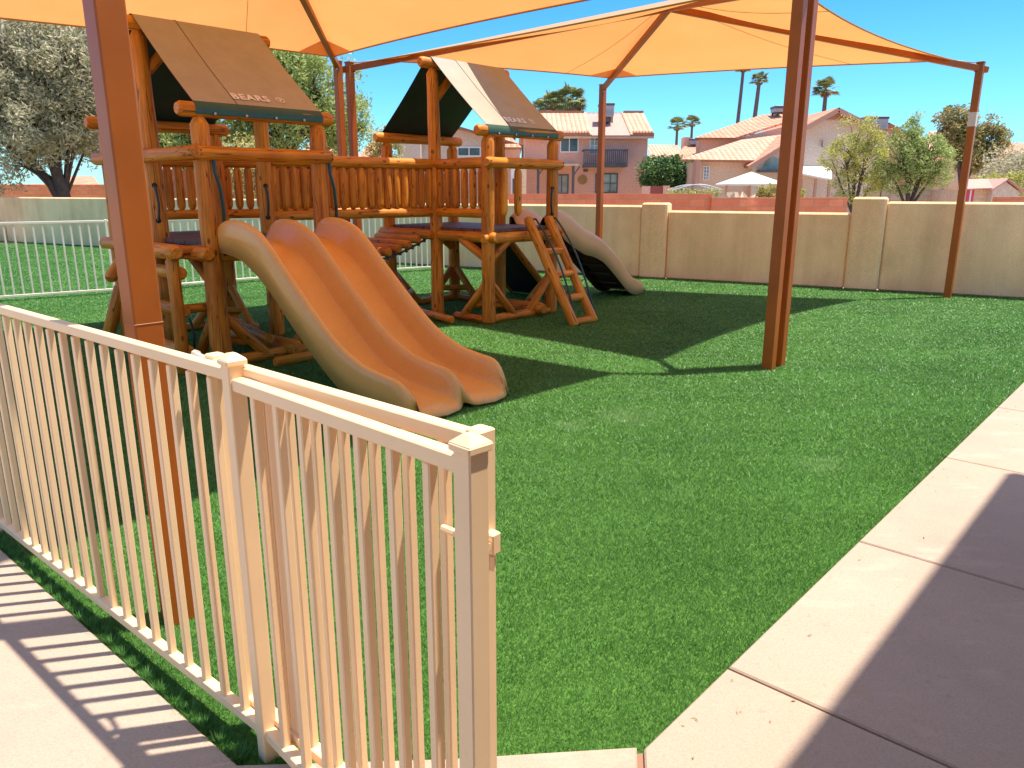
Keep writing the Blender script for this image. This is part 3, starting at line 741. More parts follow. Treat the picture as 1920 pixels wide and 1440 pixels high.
# slides
def interp(prof, s):
    if s <= prof[0][0]: return prof[0][1]
    for i in range(len(prof)-1):
        (a, x), (b, y) = prof[i], prof[i+1]
        if s <= b:
            pm = prof[i-1] if i else (2*a-b, x); pn = prof[i+2] if i+2 < len(prof) else (2*b-a, y)
            m0 = (y-pm[1])/(b-pm[0])*(b-a); m1 = (pn[1]-x)/(pn[0]-a)*(b-a); t = (s-a)/(b-a)
            return (2*t**3-3*t*t+1)*x+(t**3-2*t*t+t)*m0+(-2*t**3+3*t*t)*y+(t**3-t*t)*m1
    return prof[-1][1]
def slide(name, org, along, across, lanes, lanew, bed, lip, send, m, under=None, label=None, skirt=.10):
    # cross-section list of (u, h, kind): h 0 bed .. 1 lip top ; negative = skirt below
    W = lanes*lanew; sec = []
    sec.append((-.045-W/2, 'sk'))
    sec += [(-.050-W/2, .35), (-.047-W/2, .75), (-.036-W/2, .95), (-.018-W/2, 1.0)]
    for l in range(lanes):
        x0 = -W/2+l*lanew
        sec += [(x0+.006, .985), (x0+.024, .90), (x0+.040, .66), (x0+.056, .36), (x0+.072, .13), (x0+.086, .04), (x0+.106, .004), (x0+lanew/2, 0), (x0+lanew-.106, .004), (x0+lanew-.086, .04), (x0+lanew-.072, .13), (x0+lanew-.056, .36), (x0+lanew-.040, .66), (x0+lanew-.024, .90), (x0+lanew-.006, .985)]
        if l < lanes-1: sec += [(x0+lanew+.004, .99)]
    sec += [(W/2+.018, 1.0), (W/2+.036, .95), (W/2+.047, .75), (W/2+.050, .35), (W/2+.045, 'sk')]
    if lanes > 1:   # widen centre ridge a little
        sec = [((u_ if abs(u_) > .001 else 0), h_) for u_, h_ in sec]
    ns = 60; vs = []
    for i in range(ns+1):
        q = i/ns
        for u_, h_ in sec:
            # rounded lane ends
            l = min(lanes-1, max(0, int((u_+W/2)/lanew))); cx = -W/2+(l+.5)*lanew; rel = min(1, abs(u_-cx)/(lanew/2))
            se = send+.10*(1-rel**2.2)
            s = q*se
            b = interp(bed, s*send/se if q > .8 else s); li = interp(lip, min(s, lip[-1][0]))
            tail = max(0, (q-.92)/.08)
            li = b+.02+(li-b-.02)*math.sqrt(max(0, 1-tail**2.4))
            if h_ == 'sk': z = b-skirt*(1-.85*tail) ; z = max(z, .012)
            else: z = b+(li-b)*h_
            # lips flare outward at the mouth
            uu = u_*(1+.05*math.exp(-s/.2))
            if tail > 0 : z = max(z - .055*tail**3*(1 if h_ != 'sk' else 0), .014)
            uu *= 1-.07*tail**2*(1 if abs(u_) > W/2-.03 else 0)
            p = org+along*s+across*uu; vs.append(V((p.x,p.y,z)))
    m_ = len(sec)
    fs = [(i*m_+k, i*m_+k+1, (i+1)*m_+k+1, (i+1)*m_+k) for i in range(ns) for k in range(m_-1)]
    mats = [m]+([under] if under else [])
    me = mesh(name, vs, fs, mats, True); o = obj(name, me, ps)
    md = o.modifiers.new('Solidify', 'SOLIDIFY'); md.thickness = .014; md.offset = 1 if across.cross(along).z < 0 else -1
    if across.cross(along).z < 0: me.flip_normals(); md.offset = -1
    if under: md.material_offset = 1; md.material_offset_rim = 1
    if label: o['label'] = label
    return o
lipA = [(-.08,1.22),(.0,1.30),(.12,1.37),(.3,1.385),(.5,1.36),(.73,1.275),(1.12,.965),(1.7,.52),(2.05,.36),(2.3,.315),(2.5,.29),(2.75,.20)]
bedA = [(0,1.185),(.2,1.175),(.45,1.12),(.8,.93),(1.2,.61),(1.7,.26),(2.0,.145),(2.3,.10),(2.6,.085),(2.9,.08)]
M12 = (F1+F2)/2-VV_*.03
slide('double_slide', M12, -VV_, U, 2, .50, bedA, lipA, 2.66, M['plastic'], None, 'wide caramel double slide with two lanes side by side')
lipB = [(-.05,1.25),(.1,1.36),(.3,1.38),(.6,1.27),(.885,1.11),(1.1,1.03),(1.37,.91),(1.73,.66),(2.07,.36),(2.4,.22),(2.7,.16)]
bedB = [(0,1.18),(.25,1.16),(.5,1.02),(.885,.84),(1.1,.79),(1.37,.68),(1.73,.42),(2.07,.17),(2.4,.1),(2.7,.09)]
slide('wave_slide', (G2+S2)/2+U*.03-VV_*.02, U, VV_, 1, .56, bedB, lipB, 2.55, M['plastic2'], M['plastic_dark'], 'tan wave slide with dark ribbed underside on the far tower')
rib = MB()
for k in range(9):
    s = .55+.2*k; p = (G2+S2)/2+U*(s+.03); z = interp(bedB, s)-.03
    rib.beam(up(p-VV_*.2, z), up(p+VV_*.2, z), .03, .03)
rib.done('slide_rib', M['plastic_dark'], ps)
# climbing board
cb0 = H2+(S2-H2)*.5+U*.02; mb = MB(); a = up(cb0, DZ-.02); b = up(cb0+U*1.22, .03)
mb.beam(a, b, .78, .035, .006, upv=VV_.cross((b-a)).normalized()); cbd = mb.done('climbing_board', M['rubber'], ps); cbd['label'] = 'black climbing board sloping down behind the far tower'
for sgn in (-1, 1): log('board_edge', a+VV_*sgn*.42, b+VV_*sgn*.42, .05, cbd)
# angled ladder on far tower
la, lb = G1+U*.63-VV_*.08, G1+U*1.03-VV_*.08
lo = -VV_*.80
lad2 = log('ladder', up(la, DZ+.12), up(la+lo, .0), .060, ps); lad2['label'] = 'leaning log ladder at the front of the far tower'
log('upright', up(lb, DZ+.12), up(lb+lo, .0), .060, lad2)
for z in (.04, .32, .60, .88): 
    s = (DZ+.12-z)/(DZ+.12); log('rung', up(la-U*.05+lo*s, z), up(lb+U*.05+lo*s, z), .048, lad2)
for q in (la, lb):
    pts = [up(q+U*.05-VV_*.02, DZ+.1)]
    for k in range(1, 13): s = k/12; p = q+U*.07+lo*s*.95; pts.append(V((p.x,p.y,(DZ+.12)*(1-s)+.07+.10*math.sin(math.pi*s)))-VV_*.06*math.sin(math.pi*s))
    mb = MB(); mb.tube(pts, .013, 8); smooth_angle(mb.done('rope', M['greenstrap'], lad2))
# hoses on the slide posts, grips
for q, s in ((F1, 1), (F2, 1)):
    pts = [up(q+U*.06-VV_*.085, TZ-.04), up(q+U*.05-VV_*.10, TZ-.16), up(q+U*.09-VV_*.10, TZ-.30), up(q+U*.11-VV_*.09, TZ-.5), up(q+U*.10-VV_*.085, DZ+.05), up(q+U*.085-VV_*.085, DZ-.12)]
    mb = MB(); mb.tube(pts, .017, 8); smooth_angle(mb.done('safety_hose', M['greenstrap'], ps))
def grip(q, z, dirn, side):
    c = up(q, z)+dirn*PR*.95; pts = [c+V((0,0,.17)), c+V((0,0,.165))+dirn*.035, c+V((0,0,.09))+dirn*.05+side*.012, c+V((0,0,0))+dirn*.055+side*.02, c-V((0,0,.09))+dirn*.05+side*.012, c-V((0,0,.165))+dirn*.035, c-V((0,0,.17))]
    mb = MB(); mb.tube(pts, .013, 8)
    for e in (.17, -.17): mb.tube([c+V((0,0,e))-dirn*.005, c+V((0,0,e))+dirn*.008], .026, 10)
    smooth_angle(mb.done('grip', M['black'], ps))
cam_dir = lambda p: (V((0,0,0))-V((p.x,p.y,0))).normalized()
grip(R1, 1.52, cam_dir(R1), U); grip(R2, 1.52, cam_dir(R2), U); grip(G2, 1.5, cam_dir(G2), -U)
# coiled hose under the ladder
mb = MB(); c = F1-U*.15+VV_*.35
mb.tube([up(c, .3)+V((0,0,.2*math.cos(k*.52)))+VV_*.14*math.sin(k*.52) for k in range(12)], .011, 6); mb.done('hanging_tyre_hose', M['greenstrap'], ps)

# ------------------------------------------------------------------ patio roof, and an unseen building added behind the camera
rc = V((3.86,4.40,0)); 
t = thing('patio_cover', rc, 'tan patio roof outside the right edge that shades the concrete walk', 'patio cover')
def L3(a, b): return rc-E1*a+E2*b
mb = MB(); pts = [L3(0,0), L3(9,0), L3(9,4.2), L3(0,4.2)]
mb.add([up(p,2.9) for p in pts]+[up(p,3.1) for p in pts], [(3,2,1,0),(4,5,6,7),(0,1,5,4),(1,2,6,5),(2,3,7,6),(3,0,4,7)]); mb.done('roof', M['patio'], t)
for a_ in (.5, 8.5):
    mb = MB(); p = L3(a_, 1.2); mb.box(up(p, 1.465), .15, .15, 1.435, Matrix.Rotation(math.atan2(E1.y,E1.x),3,'Z'), .01); mb.done('column', M['patio'], t)
t = thing('unseen_building', L3(4.5, 4.3), 'unseen tan stucco building added behind the patio roof to shape the light', 'building')  # out-of-view building added to shape the light; its warm paint bounces it back
mb = MB(); pts = [L3(-2,4.25), L3(12,4.25), L3(12,8), L3(-2,8)]
mb.add([up(p,0) for p in pts]+[up(p,3.4) for p in pts], [(3,2,1,0),(4,5,6,7),(0,1,5,4),(1,2,6,5),(2,3,7,6),(3,0,4,7)]); mb.done('wall', M['patio'], t)

# ------------------------------------------------------------------ vegetation
def leaf_mesh(name, centers, nper, spread, size, m, droop=.0, seed=1, aspect=.45, parent=None):
    r = np.random.RandomState(seed); C = np.array(centers, float)
    pos = np.repeat(C[:, :3], nper, 0); rad = np.repeat(C[:, 3], nper)
    n = len(pos); dv = r.normal(size=(n,3)); dv /= np.linalg.norm(dv, axis=1)[:,None]
    pos = pos + dv*(rad*r.uniform(.15, 1, n)**.6*spread)[:,None]
    pos[:,2] -= droop*rad*r.uniform(0, 1, n)
    a = r.normal(size=(n,3)); a[:,2] *= .7; a[:,2] -= droop; a /= np.linalg.norm(a, axis=1)[:,None]
    b = np.cross(a, r.normal(size=(n,3))); b /= np.linalg.norm(b, axis=1)[:,None]
    L = (size*r.uniform(.6, 1.4, n))[:,None]; Wd = L*aspect
    v = np.stack([pos-a*L*.5, pos+b*Wd*.5, pos+a*L*.5, pos-b*Wd*.5], 1).reshape(-1,3)
    me = bpy.data.meshes.new(name); me.vertices.add(len(v)); me.vertices.foreach_set('co', v.astype(np.float32).ravel())
    me.loops.add(n*4); me.loops.foreach_set('vertex_index', np.arange(n*4, dtype=np.int32))
    me.polygons.add(n); me.polygons.foreach_set('loop_start', np.arange(0, n*4, 4, dtype=np.int32)); me.update(calc_edges=True)
    me.materials.append(m); return obj(name, me, parent)
def tree(name, base, blobs, m, label, cat='tree', trunk_r=.2, limbs=None, nclump=60, nper=70, leaf=.12, clump=.45, droop=.3, seed=1, group=None, lean=(0,0), bare=0, aspect=.45):
    r = random.Random(seed); t = thing(name, base, label, cat, group); base = V(base)
    cl = []; ends = []
    tot = sum(b[3]**2 for b in blobs)
    for (bx, by, bz, br_) in blobs:
        n = max(3, int(nclump*br_**2/tot))
        for k in range(n):
            d = V((r.gauss(0,1), r.gauss(0,1), r.gauss(0,1))).normalized(); q = r.uniform(.35, 1)**.5
            p = V((bx,by,bz))+V((d.x*br_*q, d.y*br_*q, d.z*br_*.85*q)); cl.append((p.x,p.y,p.z, clump*r.uniform(.55,1.25)))
            if k % 3 == 0: ends.append(p)
    if trunk_r > 0:
        mb = MB(); ctr = V((sum(b[0] for b in blobs)/len(blobs), sum(b[1] for b in blobs)/len(blobs), min(b[2] for b in blobs)))
        fork = base.lerp(ctr, .45)+V((lean[0], lean[1], 0))
        mids = [base, base.lerp(fork, .4)+V((r.uniform(-.05,.05),0,0)), fork]
        mb.tube(mids, [trunk_r*1.15, trunk_r*.9, trunk_r*.7], 10)
        if limbs:
            for L in limbs: mb.tube([V(p) for p in L[0]], L[1], 8)
        for (bx,by,bz,br_) in blobs:
            c = V((bx,by,bz)); h = fork.lerp(c, .5)+V((r.uniform(-.2,.2), r.uniform(-.2,.2), r.uniform(-.1,.25)))*br_*.4
            mb.tube([fork, h, c], [trunk_r*.55, trunk_r*.38, trunk_r*.16], 7)
            for e in ends:
                if (e-c).length <= br_*1.01:
                    st = h.lerp(c, r.uniform(.2,1)); md = st.lerp(e, .5)+V((0,0,.1*br_))
                    mb.tube([st, md, e], [trunk_r*.17, trunk_r*.1, trunk_r*.03], 5, False)
        smooth_angle(mb.done('trunk', M['bark'], t), 60)
    leaf_mesh('crown', cl, nper, 1.0, leaf, m, droop, seed, aspect, t)
    return t
D = 30
# big olive-coloured tree at far left, leaning limbs
dO = 27.0
b0 = P(130,372,dO); b0.z = 0
def B_(x, y, d, r): p = P(x, y, d); return (p.x,p.y,p.z,r)
limbs = [([b0+V((.0,0,.0)), P(118,360,dO), P(95,290,dO), P(78,250,dO), P(40,150,dO)], [.24,.21,.17,.13,.06]),
         ([P(118,372,dO)+V((-.1,0,0)), P(90,335,dO), P(45,300,dO), P(-10,255,dO)], [.19,.15,.11,.06]),
         ([P(88,262,dO), P(105,235,dO), P(128,180,dO)], [.16,.13,.06])]
tree('olive_tree', b0, [B_(20,110,dO,2.3), B_(95,95,dO+.5,2.4), B_(160,130,dO,2.1), B_(60,190,dO-.5,1.9), B_(140,215,dO+.5,1.6), B_(-20,210,dO,2.2), B_(10,290,dO-.7,1.4), B_(185,80,dO+1,2.0), B_(175,240,dO+1.5,1.1), B_(-70,130,dO,2.4), B_(60,40,dO+1,1.7)], M['olive'],
     'large grey-green tree with forked leaning dark trunk at the far left beyond the wall', trunk_r=.12, limbs=limbs, nclump=640, nper=120, leaf=.17, clump=.6, droop=.5, seed=5, group='trees beyond the wall', aspect=.3)
dM = 30
b1 = P(517,300,dM); b1.z = 0
tree('mesquite_tree', b1, [B_(540,150,dM,2.1), B_(600,170,dM,1.9), B_(645,215,dM,1.15), B_(500,130,dM+.5,1.8), B_(570,220,dM-.5,1.6), B_(460,200,dM,1.8), B_(400,225,dM+.5,1.3), B_(340,245,dM,1.2), B_(620,245,dM,1.0), B_(510,240,dM,1.2), B_(560,110,dM,1.1), B_(430,140,dM+1,1.8), B_(665,235,dM,.5)], M['mesq'],
     'broad feathery green tree behind the left tower, seen against the blue sky', trunk_r=.26, nclump=520, nper=80, leaf=.17, clump=.5, droop=.45, seed=8, group='trees beyond the wall', aspect=.32)
b2 = P(330,300,34); b2.z = 0
tree('mesquite_tree', b2, [B_(300,260,34,1.4), B_(345,250,34,1.3), B_(240,250,34,1.7), B_(380,285,34,1.0), B_(210,200,34,1.7)], M['bushy'], 'dark green tree seen in the gap between the posts of the left tower', trunk_r=.2, nclump=200, nper=70, leaf=.2, clump=.5, seed=11, group='trees beyond the wall')
def bush(x, y, d, r, m, label, n=40, seed=3, leaf=.13, name='bush', flat=.8, more=None, nper=70):
    b = P(x, y, d); bl = [(b.x,b.y,b.z,r)]
    for (xx, yy, rr) in (more or []): q = P(xx, yy, d); bl.append((q.x,q.y,q.z,rr))
    return tree(name, (b.x,b.y,0), bl, m, label, 'bush', .05, nclump=n, nper=nper, leaf=leaf, clump=r*.45, droop=.1, seed=seed)
bush(455,330,25, 1.1, M['yellowy'], 'sun-flecked yellow bush seen through the railings of the left tower', 70, 21, .12, more=[(430,300,.7),(485,300,.8),(470,380,.8)])
bush(722,285,33, .75, M['yellowy'], 'yellow bush beside the grey house, left of the far tower', 50, 22, .12, more=[(735,260,.5),(712,262,.4)])
bush(1440,360,27, .35, M['yellowy'], 'small yellow bush beside the big brown post pair', 26, 23, .08)
bush(1495,362,28, .25, M['lime'], 'small lime bush just right of the big brown post pair', 20, 24, .07)
tree('hedge', P(1255,345,46).xy.to_3d(), [B_(x, 325+(i%2)*5, 46, .95) for i, x in enumerate(range(1225,1292,13))]+[B_(x, 312, 46.5, .55) for x in range(1228,1290,12)], M['bushy'], 'dense dark green hedge between the pink house and the grey house', 'hedge', .1, nclump=260, nper=80, leaf=.16, clump=.4, droop=0, seed=31)
# trees behind the right part of the wall
dT1 = 25
b = P(1605,372,dT1); b.z = 0
tree('desert_tree', b, [B_(1605,250,dT1,.75), B_(1585,290,dT1,.7), B_(1625,300,dT1,.8), B_(1600,340,dT1,.75), B_(1640,340,dT1,.45), B_(1560,300,dT1,.35), B_(1630,265,dT1,.5)], M['lime'], 'yellow-green wispy tree left of its darker neighbour behind the right wall', trunk_r=.07, nclump=150, nper=60, leaf=.085, clump=.22, droop=.3, seed=41, group='small desert trees', aspect=.35)
b = P(1705,375,dT1); b.z = 0
tree('desert_tree', b, [B_(1705,255,dT1,.6), B_(1690,290,dT1,.8), B_(1735,300,dT1,.85), B_(1700,325,dT1,.8), B_(1755,325,dT1,.6), B_(1665,315,dT1,.5), B_(1715,240,dT1,.4), B_(1745,275,dT1,.55)], M['mesq'], 'rounder green tree with a visible dark trunk behind the right wall', trunk_r=.1, nclump=200, nper=65, leaf=.085, clump=.22, droop=.2, seed=42, group='small desert trees', aspect=.4)
b = P(1800,340,46); b.z = 0
tree('ash_tree', b, [B_(1790,225,46,1.0), B_(1810,245,46,1.2), B_(1850,265,46,1.1), B_(1835,290,46,1.2), B_(1790,260,46,1.0), B_(1855,235,46,.5), B_(1815,290,46,1)], M['ash'], 'tall brownish-yellow tree behind the far right canopy post', trunk_r=.2, nclump=180, nper=80, leaf=.2, clump=.45, seed=43)
bush(1895,320,38, 1.25, M['olive'], 'grey-green bush at the right edge above the shed', 90, 44, .14, more=[(1920,325,1.2),(1870,335,.7),(1945,320,1.2)])
bush(1880,345,34, .6, M['lime'], 'yellow-green shrub behind the shed at the right edge', 50, 45, .11, more=[(1850,345,.5),(1915,345,.5)])
bush(1655,330,30, .5, M['olive'], 'thin grey shrub between the two small desert trees', 34, 47, .1)
# palms
def palm(x, ytop, ybase, d, cr, label, trunk_r=.18, skirt=.5, dead=True, seed=1, lean=0):
    top = P(x, ytop, d); base = V((top.x-lean, d, 0)); t = thing('fan_palm', base, label, 'palm tree', 'fan palms')
    r = random.Random(seed); mb = MB(); n = 8
    pts = [base.lerp(top, k/n)+V((lean*.15*math.sin(math.pi*k/n),0,0)) for k in range(n+1)]
    mb.tube(pts, [trunk_r*(1.25-.5*k/n) for k in range(n+1)], 8); smooth_angle(mb.done('trunk', M['palmbark'], t))
    def fans(nf, e0, e1, L, sag):
        m2 = MB()
        for k in range(nf):
            az = r.uniform(0, 6.283); el = math.asin(r.uniform(math.sin(e0), math.sin(min(e1, 1.5)))); dd = V((math.cos(az)*math.cos(el), math.sin(az)*math.cos(el), math.sin(el)))
            side = dd.cross(V((0,0,1))); side = side.normalized() if side.length > .01 else V((1,0,0)); upn = side.cross(dd)
            Lp = L*r.uniform(.4,.6); c = top+dd*Lp-V((0,0,sag*L*.15)); m2.tube([top, c], [.02,.012], 4, False)
            R_ = L*r.uniform(.42,.6)
            for j in range(-6, 7):
                a = j*.22; v1 = dd*math.cos(a)+side*math.sin(a); tip = c+v1*R_-V((0,0,sag*R_*(.35+.3*abs(j)/6)))
                w = (side*math.cos(a)-dd*math.sin(a))*.09*R_
                mid = c+v1*R_*.55+upn*.03*R_
                m2.add([c, mid-w, tip, mid+w], [(0,1,2,3)])
        return m2
    (fans(64, -.7, 1.5, cr, .55) if d in (75, 72) else fans(40, -.35, 1.45, cr*1.15, .3)).done('crown', M['palm'], t)
    if dead: fans(22, -1.4, -.5, cr*skirt, .5).done('dead_fronds', M['deadpalm'], t)
palm(1036, 195, 0, 75, 1.75, 'left one of the two full palms behind the pink house roof', .3, .9, True, 1)
palm(1068, 187, 0, 72, 1.7, 'right one of the two full palms behind the pink house roof', .3, .9, True, 2)
palm(1014, 205, 0, 78, 1.1, 'small palm crown half hidden left of the two full palms', .3, .7, False, 9)
palm(963, 243, 0, 60, .95, 'small palm with short crown left of the pink house', .18, .6, True, 3)
palm(980, 248, 0, 66, .9, 'thin palm just right of another, left of the pink house', .1, .6, False, 4)
palm(1270, 236, 0, 110, 1.3, 'small distant palm above the low orange roofs, left of a similar one', .22, .5, True, 5)
palm(1298, 230, 0, 115, 1.2, 'small distant palm beside the chimney, right of a similar one', .22, .5, True, 6)
palm(1394, 128, 0, 80, .75, 'tallest thin palm whose crown touches the canopy edge', .2, .5, True, 7, .8)
palm(1424, 150, 0, 78, .85, 'tall palm with shaggy collar above the grey house ridge', .24, .55, True, 8, 1.1)
palm(1549, 168, 0, 62, .95, 'palm rising behind the gable of the grey house', .2, .6, True, 10)

# ------------------------------------------------------------------ houses
def quadpart(name, pts, m, parent, th=.12, uv=True):
    """roof plane from 4 (or 3) corners, first two along the eave, with thickness and metric UVs"""
    pts = [V(p) for p in pts]; e = (pts[1]-pts[0]).normalized(); nrm = (pts[1]-pts[0]).cross(pts[-1]-pts[0]).normalized()
    if nrm.z < 0: nrm = -nrm
    s = nrm.cross(e); n = len(pts)
    vs = pts+[p-nrm*th for p in pts]; fs = [tuple(range(n)), tuple(range(2*n-1, n-1, -1))]+[(i, (i+1)%n, n+(i+1)%n, n+i) for i in range(n)]
    uvs = [((p-pts[0]).dot(e), (p-pts[0]).dot(s)) for p in vs]
    return obj(name, mesh(name, vs, fs, M[m], False, uvs), parent)
def boxp(name, x0, x1, y0, y1, z0, z1, m, parent, ch=.0):
    mb = MB(); mb.box(((x0+x1)/2,(y0+y1)/2,(z0+z1)/2), abs(x1-x0)/2, abs(y1-y0)/2, abs(z1-z0)/2, None, ch)
    mtx = Matrix.Identity(4)
    o = mb.done(name, M[m], parent)
    me = o.data; ul = me.uv_layers.new(name='UVMap')
    for p in me.polygons:
        for li in p.loop_indices:
            c = me.vertices[me.loops[li].vertex_index].co
            ul.data[li].uv = (c.x+c.y, c.z)
    return o
def window(parent, xa, ya, xb, yb, d, frame='whitetrim', glass='glass', mull=1, name='window', bars=0, ft=.07):
    x0, x1 = PX(xa, (ya+yb)/2, d), PX(xb, (ya+yb)/2, d); z1, z0 = PZ(ya, d), PZ(yb, d)
    mb = MB(); y0, y1 = d-.05, d+.02
    for (a, b, c, e) in ((x0,x1,z0,z0+ft), (x0,x1,z1-ft,z1), (x0,x0+ft,z0+ft,z1-ft), (x1-ft,x1,z0+ft,z1-ft)):
        mb.box(((a+b)/2,(y0+y1)/2,(c+e)/2), (b-a)/2, .04, (e-c)/2)
    for k in range(mull):
        xm = x0+(x1-x0)*(k+1)/(mull+1); mb.box((xm,(y0+y1)/2,(z0+z1)/2), ft*.4, .035, (z1-z0)/2-ft)
    for k in range(bars):
        zm = z0+(z1-z0)*(k+1)/(bars+1); mb.box(((x0+x1)/2,(y0+y1)/2-.002,zm), (x1-x0)/2-ft, .032, ft*.3)
    w = mb.done(name, M[frame], parent)
    boxp('pane', x0+ft, x1-ft, d-.012, d-.006, z0+ft, z1-ft, glass, w)
    return w
def ac_unit(parent, xa, ya, xb, yb, d, legs=True):
    x0, x1 = PX(xa, ya, d), PX(xb, ya, d); z1, z0 = PZ(ya, d), PZ(yb, d)
    mb = MB(); h = (z1-z0); mb.box(((x0+x1)/2, d+.5, (z0+h*.3+z1)/2), (x1-x0)/2, .5, h*.35, None, .03)
    for k in range(5): mb.box(((x0+x1)/2, d-.004, z0+h*(.42+.07*k)), (x1-x0)*.4, .012, .012)
    o = mb.done('rooftop_cooler', M['ac'], parent)
    mb = MB(); mb.box(((x0+x1)/2, d+.5, z1+.02), (x1-x0)/2+.03, .53, .08, None, .02)
    for x in (x0+.1, x1-.1):
        for y in (d+.1, d+.9): mb.box((x, y, z0+h*.12), .04, .04, h*.2)
    mb.box(((x0+x1)/2, d+.5, z0+h*.15), (x1-x0)*.3, .3, h*.14); mb.done('cooler_stand', M['darkmetal'], o)
# pink house
d = 50
t = thing('pink_house', (PX(1100,300,d), d, 0), 'two storey pink stucco house with a balcony and a rooftop cooler', 'house')
x0, x1 = PX(985,300,d), PX(1213,300,d); ze = PZ(250,d)
boxp('wall', x0, x1, d, d+8, 0, ze+.05, 'pinkst', t)
mb = MB(); # right gable infill
mb.add([(x1-.02,d+.02,ze),(x1-.02,d+8,ze),(x1-.02,d+4,ze+1.62),(x1-.3,d+.02,ze),(x1-.3,d+8,ze),(x1-.3,d+4,ze+1.62)], [(0,1,2),(5,4,3),(0,3,4,1),(1,4,5,2),(2,5,3,0)]); mb.done('gable', M['pinkst'], t)
zr = PZ(211, d+4); xl, xr = x0-.35, x1+.30
zb_ = ze+.08
xs0, xs1 = PX(1103,230,d+2), PX(1172,230,d+2)
def roofstrip(xa, xb, lift, m, z_off=0): return quadpart('roof', [(xa,d-.55,zb_-.18+lift),(xb,d-.55,zb_-.18+lift),(xb,d+4,zr+lift),(xa,d+4,zr+lift)], m, t)
roofstrip(xl, xs0, 0, 'tile2'); roofstrip(xs1, xr, 0, 'tile2'); roofstrip(xs0, xs1, -.05, 'shingle')
quadpart('roof', [(xr,d+8.5,zb_-.18),(xl,d+8.5,zb_-.18),(xl,d+4.0,zr),(xr,d+4.0,zr)], 'tile2', t)
mb = MB(); n = 44
for k in range(n):
    xx = xl+(xr-xl)*(k+.5)/n; 
    if xs0-.1 < xx < xs1+.1: continue
    mb.tube([V((xx,d-.58,zb_-.15)), V((xx,d-.2,zb_-.005))], .085, 8)
    mb.box((xx, d+4.0, zr+.05), .10, .10, .06)
mb.done('tile_edge', M['tile2'], t)
boxp('fascia', xl, xr, d-.5, d-.42, zb_-.42, zb_-.24, 'beigest', t)
ac_unit(t, 1125,196,1152,228, d+1.2)
mb = MB()
window(t, 1050,256,1085,286, d, 'whitetrim', 'glass', 1)
window(t, 1105,256,1124,290, d, 'whitetrim', 'glass2', 1, 'balcony_door', 3)
window(t, 1116,325,1158,362, d, 'darkmetal', 'glass2', 2, 'window', 1)
window(t, 1040,327,1066,364, d, 'darkmetal', 'glass2', 1, 'patio_door')
bx0, bx1 = PX(1092,300,d), PX(1171,300,d); bz0, bz1 = PZ(314,d), PZ(283,d)
bal = boxp('balcony', bx0, bx1, d-1.1, d, bz0, bz0+.12, 'darkmetal', t)
mb = MB(); mb.box(((bx0+bx1)/2, d-1.08, bz1), (bx1-bx0)/2, .05, .05); mb.box(((bx0+bx1)/2, d-1.08, bz0+.2), (bx1-bx0)/2, .04, .04)
for x in (bx0, bx1): mb.box((x, d-.55, bz1), .04, .55, .05)
mb.done('handrail', M['darkmetal'], bal)
mb = MB(); n = 22
for k in range(n+1): mb.box((bx0+(bx1-bx0)*k/n, d-1.08, (bz0+bz1)/2), .035, .02, (bz1-bz0)/2)
mb.done('balcony_rails', M['darkmetal'], bal)
ax0, ax1 = PX(1003,310,d), PX(1080,310,d); az = PZ(309,d)
aw = boxp('porch_roof', ax0, ax1, d-2.2, d, az-.12, az, 'beigest', t)
for x in (PX(1007,330,d), PX(1070,330,d)):
    mb = MB(); mb.box((x, d-2.0, (az-.12)/2), .08, .08, (az-.12)/2); mb.beam((x, d-2.0, az-.7), (x+.4, d-2.0, az-.15), .08, .08); mb.done('porch_post', M['darkmetal'], aw)
mb = MB(); c = P(1092,337,d); mb.tube([(c.x,d,c.z),(c.x,d-.05,c.z)], .30, 20); mb.tube([(c.x,d,c.z),(c.x,d-.08,c.z)], .12, 12); mb.done('wall_medallion', mottled('bronze_ornament', (.3,.17,.06),(.42,.25,.1), 6), t)
mb = MB(); c = P(1136,258,d); mb.box((c.x,d-.05,c.z), .06,.05,.05); c = P(1098,320,d); mb.box((c.x,d-.05,c.z), .14,.05,.06); mb.done('wall_lamp', M['darkmetal'], t)
# lilac grey house left of it
d = 42
t = thing('grey_house', (PX(850,300,d), d, 0), 'grey stucco house with a red tile gable, left of the pink house', 'house')
x0, x1 = PX(788,300,d), PX(962,300,d); zl = PZ(262,d); zap = PZ(232,d); xap = PX(838,232,d); zrr = PZ(268,d)
mb = MB(); prof = [(x0,0),(x1,0),(x1,zrr),(xap,zap-.15),(x0,zl-.25)]
n = 5; mb.add([(x,d,z) for x,z in prof]+[(x,d+8,z) for x,z in prof], [tuple(range(n-1,-1,-1)), tuple(range(n,2*n))]+[(i,(i+1)%n,n+(i+1)%n,n+i) for i in range(n)]); mb.done('wall', M['greyst'], t)
quadpart('roof', [(x1+.5,d-.5,zrr-.12),(x1+.5,d+8.2,zrr-.12),(xap,d+8.2,zap+.02),(xap,d-.5,zap+.02)], 'tile', t)
quadpart('roof', [(x0-.4,d+8.2,zl-.28),(x0-.4,d-.5,zl-.28),(xap,d-.5,zap+.02),(xap,d+8.2,zap+.02)], 'tile', t)
boxp('chimney_block', PX(751,270,d-1), PX(788,270,d-1), d-1, d+2, 0, PZ(249,d-1), 'greyst', t)
window(t, 857,275,902,294, d, 'whitetrim', 'glass', 1)
boxp('side_wing', PX(940,300,d-.5), PX(975,300,d-.5), d-.5, d+3, 0, PZ(272,d-.5), 'pinkst', t)
